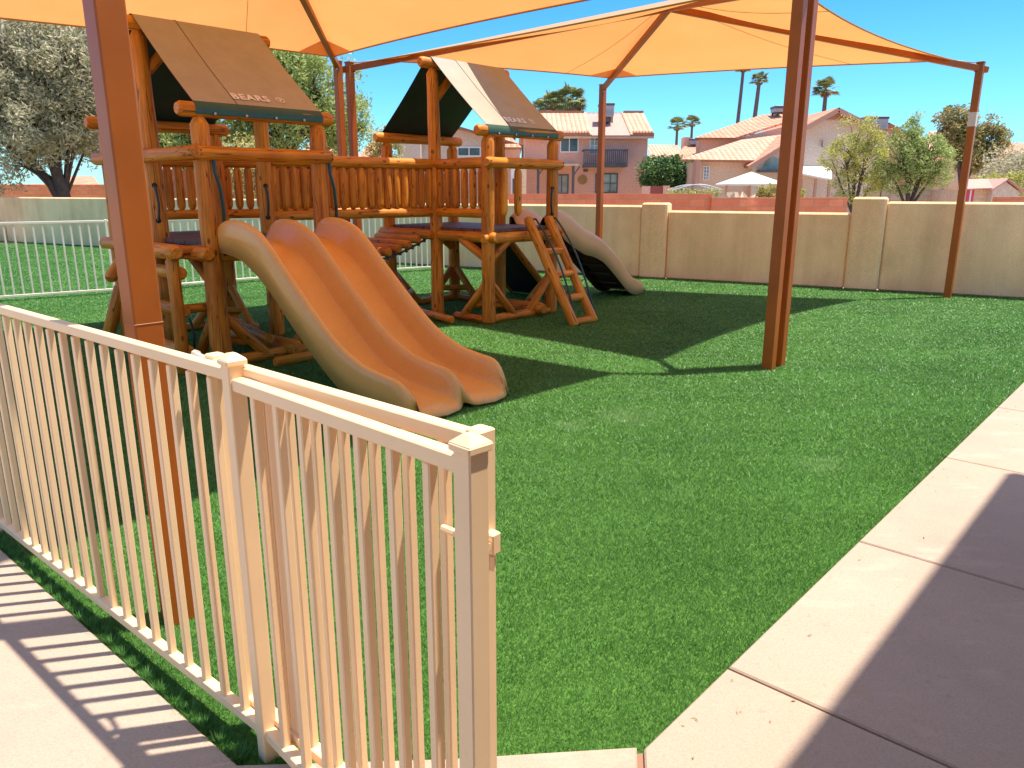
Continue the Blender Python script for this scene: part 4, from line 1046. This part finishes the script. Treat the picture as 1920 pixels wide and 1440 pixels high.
quadpart('roof', [(PX(925,280,d-1.3),d-1.3,PZ(276,d-1.3)),(PX(978,280,d-1.3),d-1.3,PZ(276,d-1.3)),(PX(960,262,d+1),d+1,PZ(258,d+1)),(PX(920,262,d+1),d+1,PZ(255,d+1))], 'tile', t)
boxp('garden_wall', PX(962,330,d-3), PX(987,330,d-3), d-3, d-2.8, 0, PZ(300,d-3), 'beigest', t)
# small things between: white block wall and dark bin
t = thing('white_garage', (PX(975,330,38), 38, 0), 'small white garage front seen between the far tower and the pink house', 'garage')
boxp('wall', PX(958,330,38), PX(978,330,38), 38, 41, 0, PZ(300,38), 'whitetrim', t); boxp('garage_door', PX(961,350,38), PX(974,350,38), 37.96, 38, .1, PZ(335,38), 'darkmetal', t)
# big grey / beige house on the right
d = 44
t = thing('tile_roof_house', (PX(1480,300,d), d, 0), 'large grey stucco house with sweeping clay tile roofs and two gables behind the brown posts', 'house')
def prismwall(name, prof, d0, d1, m):
    n = len(prof); mb = MB(); mb.add([(x,d0,z) for x,z in prof]+[(x,d1,z) for x,z in prof], [tuple(range(n-1,-1,-1)), tuple(range(n,2*n))]+[(i,(i+1)%n,n+(i+1)%n,n+i) for i in range(n)]); return mb.done(name, M[m], t)
def pr(x, y, d): p = P(x, y, d); return (p.x, p.z)
gz = 0
# main gable
dg = 46
A_ = pr(1455,262,dg); Bq = pr(1565,205,dg); Cq = pr(1652,247,dg)
xL, xR = A_[0], Cq[0]
prismwall('gable_wall', [(xL,0),(xR,0),(xR,Cq[1]-.1),(Bq[0],Bq[1]-.15),(xL,A_[1]-.1)], dg, dg+9, 'greyst')
quadpart('roof', [(Cq[0]+.5,dg-.6,Cq[1]-.22),(Cq[0]+.5,dg+9,Cq[1]-.22),(Bq[0],dg+9,Bq[1]+.05),(Bq[0],dg-.6,Bq[1]+.05)], 'tile', t)
quadpart('roof', [(A_[0]-.3,dg+9,A_[1]-.2),(A_[0]-.3,dg-.6,A_[1]-.2),(Bq[0],dg-.6,Bq[1]+.05),(Bq[0],dg+9,Bq[1]+.05)], 'tile', t)
mb = MB(); mb.beam((A_[0]-.3,dg-.62,A_[1]-.36), (Bq[0],dg-.62,Bq[1]-.1), .06, .24); mb.beam((Cq[0]+.5,dg-.62,Cq[1]-.38), (Bq[0],dg-.62,Bq[1]-.1), .06, .24); mb.done('fascia', M['fascia'], t)
mb = MB(); c = P(1565,219,dg); mb.add([(c.x-.65,dg-.03,c.z-.18),(c.x+.65,dg-.03,c.z-.18),(c.x+.55,dg-.03,c.z+.05),(c.x,dg-.03,c.z+.3),(c.x-.55,dg-.03,c.z+.05)], [(0,1,2,3,4)])
for k in range(3): mb.box((c.x, dg-.05, c.z-.12+k*.1), .5-.12*k, .02, .015)
mb.done('attic_vent', M['fascia'], t)
# upper rear roof sweeping left
quadpart('roof', [(*[PX(1303,258,dg),dg],PZ(258,dg)),(PX(1378,258,dg),dg,PZ(258,dg)),(PX(1480,228,dg+1.8),dg+1.8,PZ(226,dg+1.8)),(PX(1500,208,dg+5.5),dg+5.5,PZ(207,dg+5.5)),(PX(1425,216,dg+5.5),dg+5.5,PZ(216,dg+5.5))], 'tile', t)
up_ = [pr(1313,302,dg+.5), pr(1500,302,dg+.5), pr(1500,226,dg+.5), pr(1470,237,dg+.5), pr(1376,262,dg+.5), pr(1313,262,dg+.5)]
prismwall('upper_wall', up_, dg+.5, dg+1.6, 'pinkst')
# lower front wing with eave facing the camera
dw = 42
quadpart('roof', [(PX(1272,299,dw),dw-.4,PZ(299,dw)),(PX(1412,301,dw),dw-.4,PZ(301,dw)),(PX(1482,252,dg),dg,PZ(250,dg)),(PX(1390,262,dg),dg,PZ(262,dg))], 'tile2', t)
boxp('front_wall', PX(1312,330,dw), PX(1413,330,dw), dw, dg, 0, PZ(303,dw), 'beigest', t)
Lq = pr(1412,303,dw-.5); Mq = pr(1505,246,dw-.5); Rq = pr(1560,280,dw-.5)
prismwall('front_gable', [(Lq[0],0),(Rq[0],0),(Rq[0],Rq[1]-.2),(Mq[0],Mq[1]-.2),(Lq[0],Lq[1]-.1)], dw-.5, dw+3.5, 'greyst')
quadpart('roof', [(Lq[0]-.35,dw+4,Lq[1]-.22),(Lq[0]-.35,dw-.95,Lq[1]-.22),(Mq[0],dw-.95,Mq[1]+.0),(Mq[0],dw+4,Mq[1])], 'tile', t)
mb = MB(); mb.beam((Lq[0]-.35,dw-.97,Lq[1]-.34), (Mq[0],dw-.97,Mq[1]-.14), .06, .2); mb.done('fascia', M['fascia'], t)
mb = MB(); c = P(1449,318,dw-.5); n = 14; R_ = .58*1.0
mb.add([(c.x+math.cos(math.pi*k/n)*.55, dw-.53, c.z+math.sin(math.pi*k/n)*.62) for k in range(n+1)], [tuple(range(n+1))]); mb.done('arched_window', M['glass2'], t)
mb = MB(); mb.box((PX(1455,322,dw-.6), dw-.8, PZ(321,dw-.6)), 1.0, .3, .06); mb.done('canopy_ledge', M['darkmetal'], t)
window(t, 1318,311,1330,338, dw, 'whitetrim', 'glass2', 1, 'window', 3, .05)
window(t, 1537,262,1543,290, dg, 'greyst', 'glass2', 0, 'window', 0, .04)
boxp('porch_column', PX(1304,330,dw-1), PX(1312,330,dw-1), dw-1, dw-.2, 0, PZ(300,dw-1), 'fascia', t)
ac_unit(t, 1455,201,1472,213, dg+4)
aw = quadpart('patio_awning', [(PX(1500,330,dw-2.5),dw-2.5,PZ(324,dw-2.5)),(PX(1560,332,dw-2.5),dw-2.5,PZ(336,dw-2.5)),(PX(1552,318,dw),dw-.5,PZ(313,dw)),(PX(1497,312,dw),dw-.5,PZ(312,dw))], 'palebuff', t, .08)
for x in (1503, 1530, 1556):
    mb = MB(); p = P(x, 335, dw-2.4); mb.box((p.x,dw-2.4,p.z/2), .06,.06,p.z/2); mb.done('awning_post', M['fascia'], t)
# right neighbour houses
d = 56
t = thing('tile_roof_house', (PX(1680,300,d), d, 0), 'pink house with a tile gable and a big rooftop cooler behind the small desert trees', 'house')
l, a, r_ = pr(1625,262,d), pr(1660,232,d), pr(1735,268,d)
prismwall('wall', [(l[0],0),(r_[0],0),(r_[0],r_[1]-.1),(a[0],a[1]-.1),(l[0],l[1]-.1)], d, d+9, 'pinkst')
quadpart('roof', [(r_[0]+.4,d-.5,r_[1]-.15),(r_[0]+.4,d+9,r_[1]-.15),(a[0],d+9,a[1]+.05),(a[0],d-.5,a[1]+.05)], 'tile2', t)
quadpart('roof', [(l[0]-.4,d+9,l[1]-.15),(l[0]-.4,d-.5,l[1]-.15),(a[0],d-.5,a[1]+.05),(a[0],d+9,a[1]+.05)], 'tile2', t)
ac_unit(t, 1626,221,1667,252, d-2)
d = 52
t = thing('brown_gable_house', (PX(1790,300,d), d, 0), 'house with layered tile roofs and a beige gable left of the far right canopy post', 'house')
quadpart('roof', [(PX(1738,285,d),d,PZ(284,d)),(PX(1840,288,d),d,PZ(290,d)),(PX(1805,246,d+5),d+5,PZ(245,d+5)),(PX(1742,247,d+5),d+5,PZ(246,d+5))], 'tile2', t)
l, a, r_ = pr(1770,300,d-1), pr(1808,262,d-1), pr(1868,318,d-1)
prismwall('wall', [(l[0],0),(r_[0]-.3,0),(r_[0]-.3,r_[1]),(a[0],a[1]-.15),(l[0],l[1])], d-1, d+5, 'beigest')
quadpart('roof', [(r_[0]+.3,d-1.5,r_[1]-.2),(r_[0]+.3,d+5,r_[1]-.2),(a[0],d+5,a[1]),(a[0],d-1.5,a[1])], 'tile', t)
quadpart('roof', [(l[0]-.3,d+5,l[1]-.2),(l[0]-.3,d-1.5,l[1]-.2),(a[0],d-1.5,a[1]),(a[0],d+5,a[1])], 'tile', t)
window(t, 1836,322,1848,332, d-1, 'whitetrim', 'glass', 1)
d = 70
t = thing('far_house', (PX(1890,300,d), d, 0), 'distant house with an orange tile roof at the right edge', 'house')
boxp('wall', PX(1850,300,d), PX(1990,300,d), d, d+8, 0, PZ(288,d), 'beigest', t)
quadpart('roof', [(PX(1845,290,d),d-.6,PZ(289,d)),(PX(2000,290,d),d-.6,PZ(289,d)),(PX(1970,269,d+4),d+4,PZ(268,d+4)),(PX(1868,269,d+4),d+4,PZ(268,d+4))], 'tile', t)
window(t, 1893,296,1908,306, d, 'whitetrim', 'glass', 1)
d = 66
t = thing('low_house', (PX(1260,300,d), d, 0), 'low house with pale orange roofs and a chimney between the pink and grey houses', 'house')
boxp('wall', PX(1222,300,d), PX(1320,300,d), d, d+8, 0, PZ(296,d), 'pinkst', t)
quadpart('roof', [(PX(1215,297,d),d-.6,PZ(297,d)),(PX(1285,297,d),d-.6,PZ(297,d)),(PX(1270,272,d+4),d+4,PZ(272,d+4)),(PX(1215,271,d+4),d+4,PZ(271,d+4))], 'tile2', t)
quadpart('roof', [(PX(1262,300,d-2),d-2,PZ(301,d-2)),(PX(1340,300,d-2),d-2,PZ(301,d-2)),(PX(1325,271,d+4),d+4,PZ(271,d+4)),(PX(1285,271,d+4),d+4,PZ(271,d+4))], 'tile', t)
boxp('chimney', PX(1280,265,d+4), PX(1293,265,d+4), d+3.4, d+4.6, PZ(285,d+4), PZ(258,d+4), 'pinkst', t)
ac_unit(t, 1295,262,1316,274, d+3)
# low houses seen behind the left tower
for (xa, xb, ye, yr, dd, lab, mm) in ((570,660,292,248,48,'low pink house roof seen just left of the paired canopy posts','pinkst'), (668,745,300,268,50,'low orange roofed house seen between the canopy posts and the far tower','beigest'), (290,420,318,270,44,'low pink house seen between the posts of the left tower','pinkst'), (85,200,352,330,46,'low brown house under the olive tree at far left','beigest'), (430,560,322,285,46,'low house behind the railings right of the tall ridge post','pinkst')):
    t = thing('low_house', (PX((xa+xb)/2,300,dd), dd, 0), lab, 'house')
    boxp('wall', PX(xa+5,300,dd), PX(xb-5,300,dd), dd, dd+7, 0, PZ(ye-2,dd), mm, t)
    quadpart('roof', [(PX(xa,ye,dd),dd-.6,PZ(ye,dd)),(PX(xb,ye,dd),dd-.6,PZ(ye,dd)),(PX(xb-25,yr,dd+3.5),dd+3.5,PZ(yr,dd+3.5)),(PX(xa+25,yr,dd+3.5),dd+3.5,PZ(yr,dd+3.5))], 'tile', t)
    xm = (xa+xb)/2; window(t, xm-14, ye+8, xm+6, ye+26, dd, 'whitetrim', 'glass', 1)
# distant roofs along the horizon
for k, (xa, xb, yr, dd, lab) in enumerate(((1730,1850,262,85,'distant roof line behind the brown gable house'), (-60,120,345,80,'distant roof at the far left beyond the field'))):
    t = thing('distant_house', (PX((xa+xb)/2,300,dd), dd, 0), lab, 'house')
    boxp('wall', PX(xa,300,dd), PX(xb,300,dd), dd, dd+7, 0, PZ(yr+18,dd), 'beigest', t)
    quadpart('roof', [(PX(xa-5,yr,dd),dd-.6,PZ(yr+18,dd)),(PX(xb+5,yr,dd),dd-.6,PZ(yr+18,dd)),(PX(xb-20,yr,dd+4),dd+4,PZ(yr,dd+4)),(PX(xa+20,yr,dd+4),dd+4,PZ(yr,dd+4))], 'tile2', t)
# shed with pink door
d = 31
t = thing('garden_shed', (PX(1860,350,d), d, 0), 'small grey and tan garden shed with a pink-red door at the right edge', 'shed')
l, a, r_ = pr(1853,353,d), pr(1878,337,d), pr(1903,356,d)
boxp('wall', PX(1800,360,d), l[0], d, d+2, 0, l[1]-.05, 'beigest', t)
prismwall('end_wall', [(l[0],0),(r_[0],0),(r_[0],r_[1]-.08),(a[0],a[1]-.08),(l[0],l[1]-.05)], d-.3, d+2, 'greyst')
quadpart('roof', [(PX(1795,356,d),d-.3,PZ(354,d)),(l[0]+.05,d-.35,l[1]+.02),(a[0],d+.9,a[1]+.05),(PX(1806,338,d+.9),d+.9,PZ(336,d+.9))], 'shingle', t, .05)
quadpart('roof', [(r_[0]+.12,d-.45,r_[1]-.04),(r_[0]+.12,d+2,r_[1]-.04),(a[0],d+2,a[1]+.05),(a[0],d-.45,a[1]+.05)], 'shingle', t, .05)
quadpart('roof', [(l[0]-.1,d+2,l[1]-.04),(l[0]-.1,d-.45,l[1]-.04),(a[0],d-.45,a[1]+.05),(a[0],d+2,a[1]+.05)], 'shingle', t, .05)
boxp('door', PX(1812,365,d), PX(1825,365,d), d-.04, d, .05, PZ(354,d), 'red', t)
boxp('door_stripe', PX(1817,365,d), PX(1820,365,d), d-.05, d-.042, .2, PZ(356,d), 'whitetrim', t)
# block walls beyond the yard
t = thing('red_block_wall', (6, 22, 0), 'red block wall with a stepped top running behind the tan wall', 'wall')
for (xa, xb, yt, dd) in ((955,1335,363.5,21.0), (1335,1590,370,20.9), (940,955,362,20.9)):
    a = P(xa, yt, dd); b = P(xb, yt, dd); boxp('panel', a.x, b.x, dd, dd+.2, 0, a.z, 'redblock', t)
t = thing('tan_block_wall', (14, 30, 0), 'tan block wall behind the two small desert trees', 'wall')
a = P(1625,351,33); b = P(1812,351,33); boxp('panel', a.x, b.x, 33, 33.2, 0, a.z, 'tanblock', t); boxp('pillar', PX(1768,351,33), PX(1776,351,33), 32.94, 33.26, 0, a.z+.06, 'tanblock', t)
t = thing('orange_block_wall', (13, 24, 0), 'low orange block wall topping out at the right edge above the yard wall', 'wall')
boxp('panel', PX(1870,372,20), PX(2010,372,20), 20, 20.2, 0, PZ(369,20), 'redblock', t)
t = thing('red_block_wall', (-8, 32, 0), 'reddish block wall seen through the balusters of the left tower', 'wall')
boxp('panel', PX(210,330,31), PX(560,330,31), 31, 31.2, 0, 2.4, 'redblock', t)
t = thing('red_block_wall', (-17, 40, 0), 'brown block wall across the dry field at far left', 'wall')
boxp('panel', PX(-90,345,42), PX(210,345,42), 42, 42.2, 0, PZ(346,42), 'redblock', t)
# field strip beyond left wall
g = MB(); g.quad((-60,24.5,-.012),(-9.5,24.5,-.012),(-9.5,60,-.012),(-60,60,-.012)); tagp(g.done('field', M['field']), kind='structure')
# dry tall weeds on the field
def weeds():
    r = np.random.RandomState(12); n = 9000; x = r.uniform(-26,-10,n); y = r.uniform(24.6,38,n); h = r.uniform(.2,.9,n)
    a = r.uniform(0,6.28,n); dx, dy = np.cos(a)*.02, np.sin(a)*.02
    v = np.stack([np.stack([x-dx,y-dy,x*0-.01],1), np.stack([x+dx,y+dy,x*0-.01],1), np.stack([x+r.normal(0,.12,n),y,h],1)],1).reshape(-1,3)
    f = [(3*i,3*i+1,3*i+2) for i in range(n)]
    o = obj('dry_grass', mesh('dry_grass', v.tolist(), f, leafy('dry_weeds', [(.4,.33,.14),(.55,.47,.24),(.35,.36,.14)], .3))); tagp(o, 'tall dry yellow grass in the field beyond the left wall', 'grass', kind='stuff')
weeds()
# parked cars, red gate, pen, market umbrella
def car(x, y, d, L, m, label):
    c = P(x, y, d); t = thing('parked_car', (c.x,d,0), label, 'car', 'cars parked by the hedge')
    pr_ = [(-L/2,.35),(-L/2,.75),(-L/2+.25,.92),(-L*.26,1.0),(-L*.12,1.42),(L*.14,1.44),(L*.3,1.02),(L/2-.15,.85),(L/2,.6),(L/2,.35)]
    mb = MB(); n = len(pr_); W_ = .85
    mb.add([(c.x+a,d-W_*(.86 if z > 1.1 else 1),z) for a,z in pr_]+[(c.x+a,d+W_*(.86 if z > 1.1 else 1),z) for a,z in pr_], [tuple(range(n-1,-1,-1)), tuple(range(n,2*n))]+[(i,(i+1)%n,n+(i+1)%n,n+i) for i in range(n)]); mb.done('body', m, t)
    mb = MB(); mb.add([(c.x+a,d-W_*.93-.0,z) for a,z in ((-L*.22,1.04),(L*.24,1.04),(L*.12,1.38),(-L*.1,1.37))], [(0,1,2,3)]); mb.done('side_window', M['glass'], t)
    for a in (-L*.31, L*.31):
        mb = MB(); mb.tube([(c.x+a,d-.9,.33),(c.x+a,d-.68,.33)], .33, 18); mb.done('wheel', M['tyre'], t)
car(1240,350,42, 3.0, M['carpaint'], 'grey car parked by the hedge behind the red gate'); car(1288,350,43.5, 3.2, M['carpaint2'], 'maroon car parked by the hedge nearest the grey house')
t = thing('wooden_gate', (PX(1232,356,36),36,0), 'dark red wooden gate between pink posts beyond the red block wall', 'gate')
a = PX(1219,356,36); b = PX(1243,356,36); boxp('panel', a, b, 36, 36.06, .1, PZ(349,36), 'redwood', t); boxp('post', b, b+.3, 35.95, 36.2, 0, PZ(348,36), 'pinkst', t); boxp('post', a-.35, a, 35.95, 36.2, 0, PZ(349,36), 'pinkst', t)
t = thing('garden_wall', (PX(1262,356,36),36,0), 'short pale wall right of the red gate', 'wall'); boxp('panel', b+.3, PX(1268,356,36), 36, 36.2, 0, PZ(352,36), 'beigest', t)
# domed wire pen with plants
t = thing('wire_enclosure', (PX(1310,355,30),30,0), 'low domed wire garden enclosure full of pale plants by the grey house', 'garden enclosure')
mb = MB(); xa, xb = PX(1266,355,30), PX(1354,355,30); zb = PZ(356,30); zt = PZ(346,30)
for y in (30, 31.5):
    mb.tube([V((xa+(xb-xa)*k/12, y, zb+(zt-zb)*math.sin(math.pi*k/12))) for k in range(13)], .02, 5)
    for k in range(13): x = xa+(xb-xa)*k/12; mb.tube([V((x,y,0)), V((x,y,zb+(zt-zb)*math.sin(math.pi*k/12)))], .012, 4)
for k in range(13):
    x = xa+(xb-xa)*k/12; z = zb+(zt-zb)*math.sin(math.pi*k/12); mb.tube([V((x,30,z)), V((x,31.5,z))], .015, 4)
mb.done('frame', M['galv'], t)
pt = [(xa+(xb-xa)*k/7, 30.7, zb-.12, .22) for k in range(8)]
leaf_mesh('plants', pt, 90, 1, .12, M['lime'], 0, 61, .4, t)
# white square patio umbrella
du = 33; c = P(1408,330,du)
t = thing('patio_umbrella', (c.x,du,0), 'white square patio umbrella in the garden of the grey house', 'umbrella')
zt = PZ(322,du); ze = PZ(345,du); hw = (PX(1462,340,du)-PX(1358,340,du))/2
mb = MB(); apex = V((c.x,du,zt)); cs = [V((c.x-hw,du-1.0,ze)), V((c.x+hw,du-1.0,ze)), V((c.x+hw,du+1.2,ze)), V((c.x-hw,du+1.2,ze))]
mb.add([apex]+cs+[v-V((0,0,.06)) for v in cs]+[apex-V((0,0,.06))], [(0,1,2),(0,2,3),(0,3,4),(0,4,1),(1,5,6,2),(2,6,7,3),(3,7,8,4),(4,8,5,1),(9,6,5),(9,7,6),(9,8,7),(9,5,8)]); mb.done('canopy', M['palebuff'], t)
for x in (c.x-hw*.85, c.x, c.x+hw*.85): mb = MB(); mb.tube([(x,du,0),(x,du,ze-.02)], .05, 8); mb.done('pole', M['fascia'], t)
# garden chairs and rocks under it
for k, (x, y_) in enumerate(((1375,358),(1392,360),(1420,358))):
    p = P(x, y_, 29); t = thing('landscape_rock', (p.x,29,0), ['pale boulder left of its pair under the white umbrella','pale boulder in the middle under the white umbrella','pale boulder right of its pair under the white umbrella'][k], 'rock', 'boulders under the umbrella')
    mb = MB(); r = random.Random(70+k); vs, fs = [], []
    R_ = .38; na, nb = 12, 7
    for j in range(nb+1):
        for i in range(na):
            th = math.pi*j/nb; ph = 2*math.pi*i/na; q = R_*(1+.18*math.sin(3*ph+k)+.12*math.sin(5*th+2*k))
            vs.append((p.x+q*1.2*math.sin(th)*math.cos(ph), 29+q*math.sin(th)*math.sin(ph), max(0, p.z*.5+q*1.9*math.cos(th)*.9)))
    fs = [(j*na+i, j*na+(i+1)%na, (j+1)*na+(i+1)%na, (j+1)*na+i) for j in range(nb) for i in range(na)]
    mb.add(vs, fs); smooth_angle(mb.done('stone', M['sandstone'], t), 40)

# ------------------------------------------------------------------ light, sky, camera
sdir = V((.31,.07,1)).normalized()
sun = bpy.data.lights.new('sun', 'SUN'); sun.energy = 3.2; sun.angle = math.radians(.9); sun.color = (1,.92,.80)
so = bpy.data.objects.new('sun', sun); col.objects.link(so); so.rotation_euler = (-sdir).to_track_quat('-Z', 'Y').to_euler()
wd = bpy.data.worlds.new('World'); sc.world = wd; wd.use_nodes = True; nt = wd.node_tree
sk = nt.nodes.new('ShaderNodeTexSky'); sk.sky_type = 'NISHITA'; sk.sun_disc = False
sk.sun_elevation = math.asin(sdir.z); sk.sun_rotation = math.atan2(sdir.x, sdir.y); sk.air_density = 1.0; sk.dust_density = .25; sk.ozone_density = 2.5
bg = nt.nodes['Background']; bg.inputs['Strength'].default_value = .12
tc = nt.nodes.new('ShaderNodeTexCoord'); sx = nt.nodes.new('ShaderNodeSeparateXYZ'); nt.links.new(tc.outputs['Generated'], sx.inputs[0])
tint = ramp(nt, sx.outputs['Z'], [(0, (.34,.60,.74)), (.10, (.24,.56,.80)), (.25, (.13,.45,.80)), (.55, (1,.95,.86)), (1, (1.0,.96,.88))])  # low sky tinted azure; overhead, out of view, kept bright and warm to lift shade
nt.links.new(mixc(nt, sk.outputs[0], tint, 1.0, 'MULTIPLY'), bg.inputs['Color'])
cam = bpy.data.cameras.new('camera'); co = bpy.data.objects.new('camera', cam); col.objects.link(co)
cam.sensor_width = 36; cam.lens = 36*1420/1920; cam.clip_start = .05; cam.clip_end = 3000
co.location = (0,0,H); co.rotation_euler = (math.pi/2-TH, 0, 0); sc.camera = co
sc.view_settings.view_transform = 'Standard'; sc.view_settings.look = 'None'; sc.view_settings.exposure = 1.35; sc.view_settings.gamma = 1
sc.render.engine = 'CYCLES'; sc.cycles.max_bounces = 8; sc.cycles.diffuse_bounces = 5
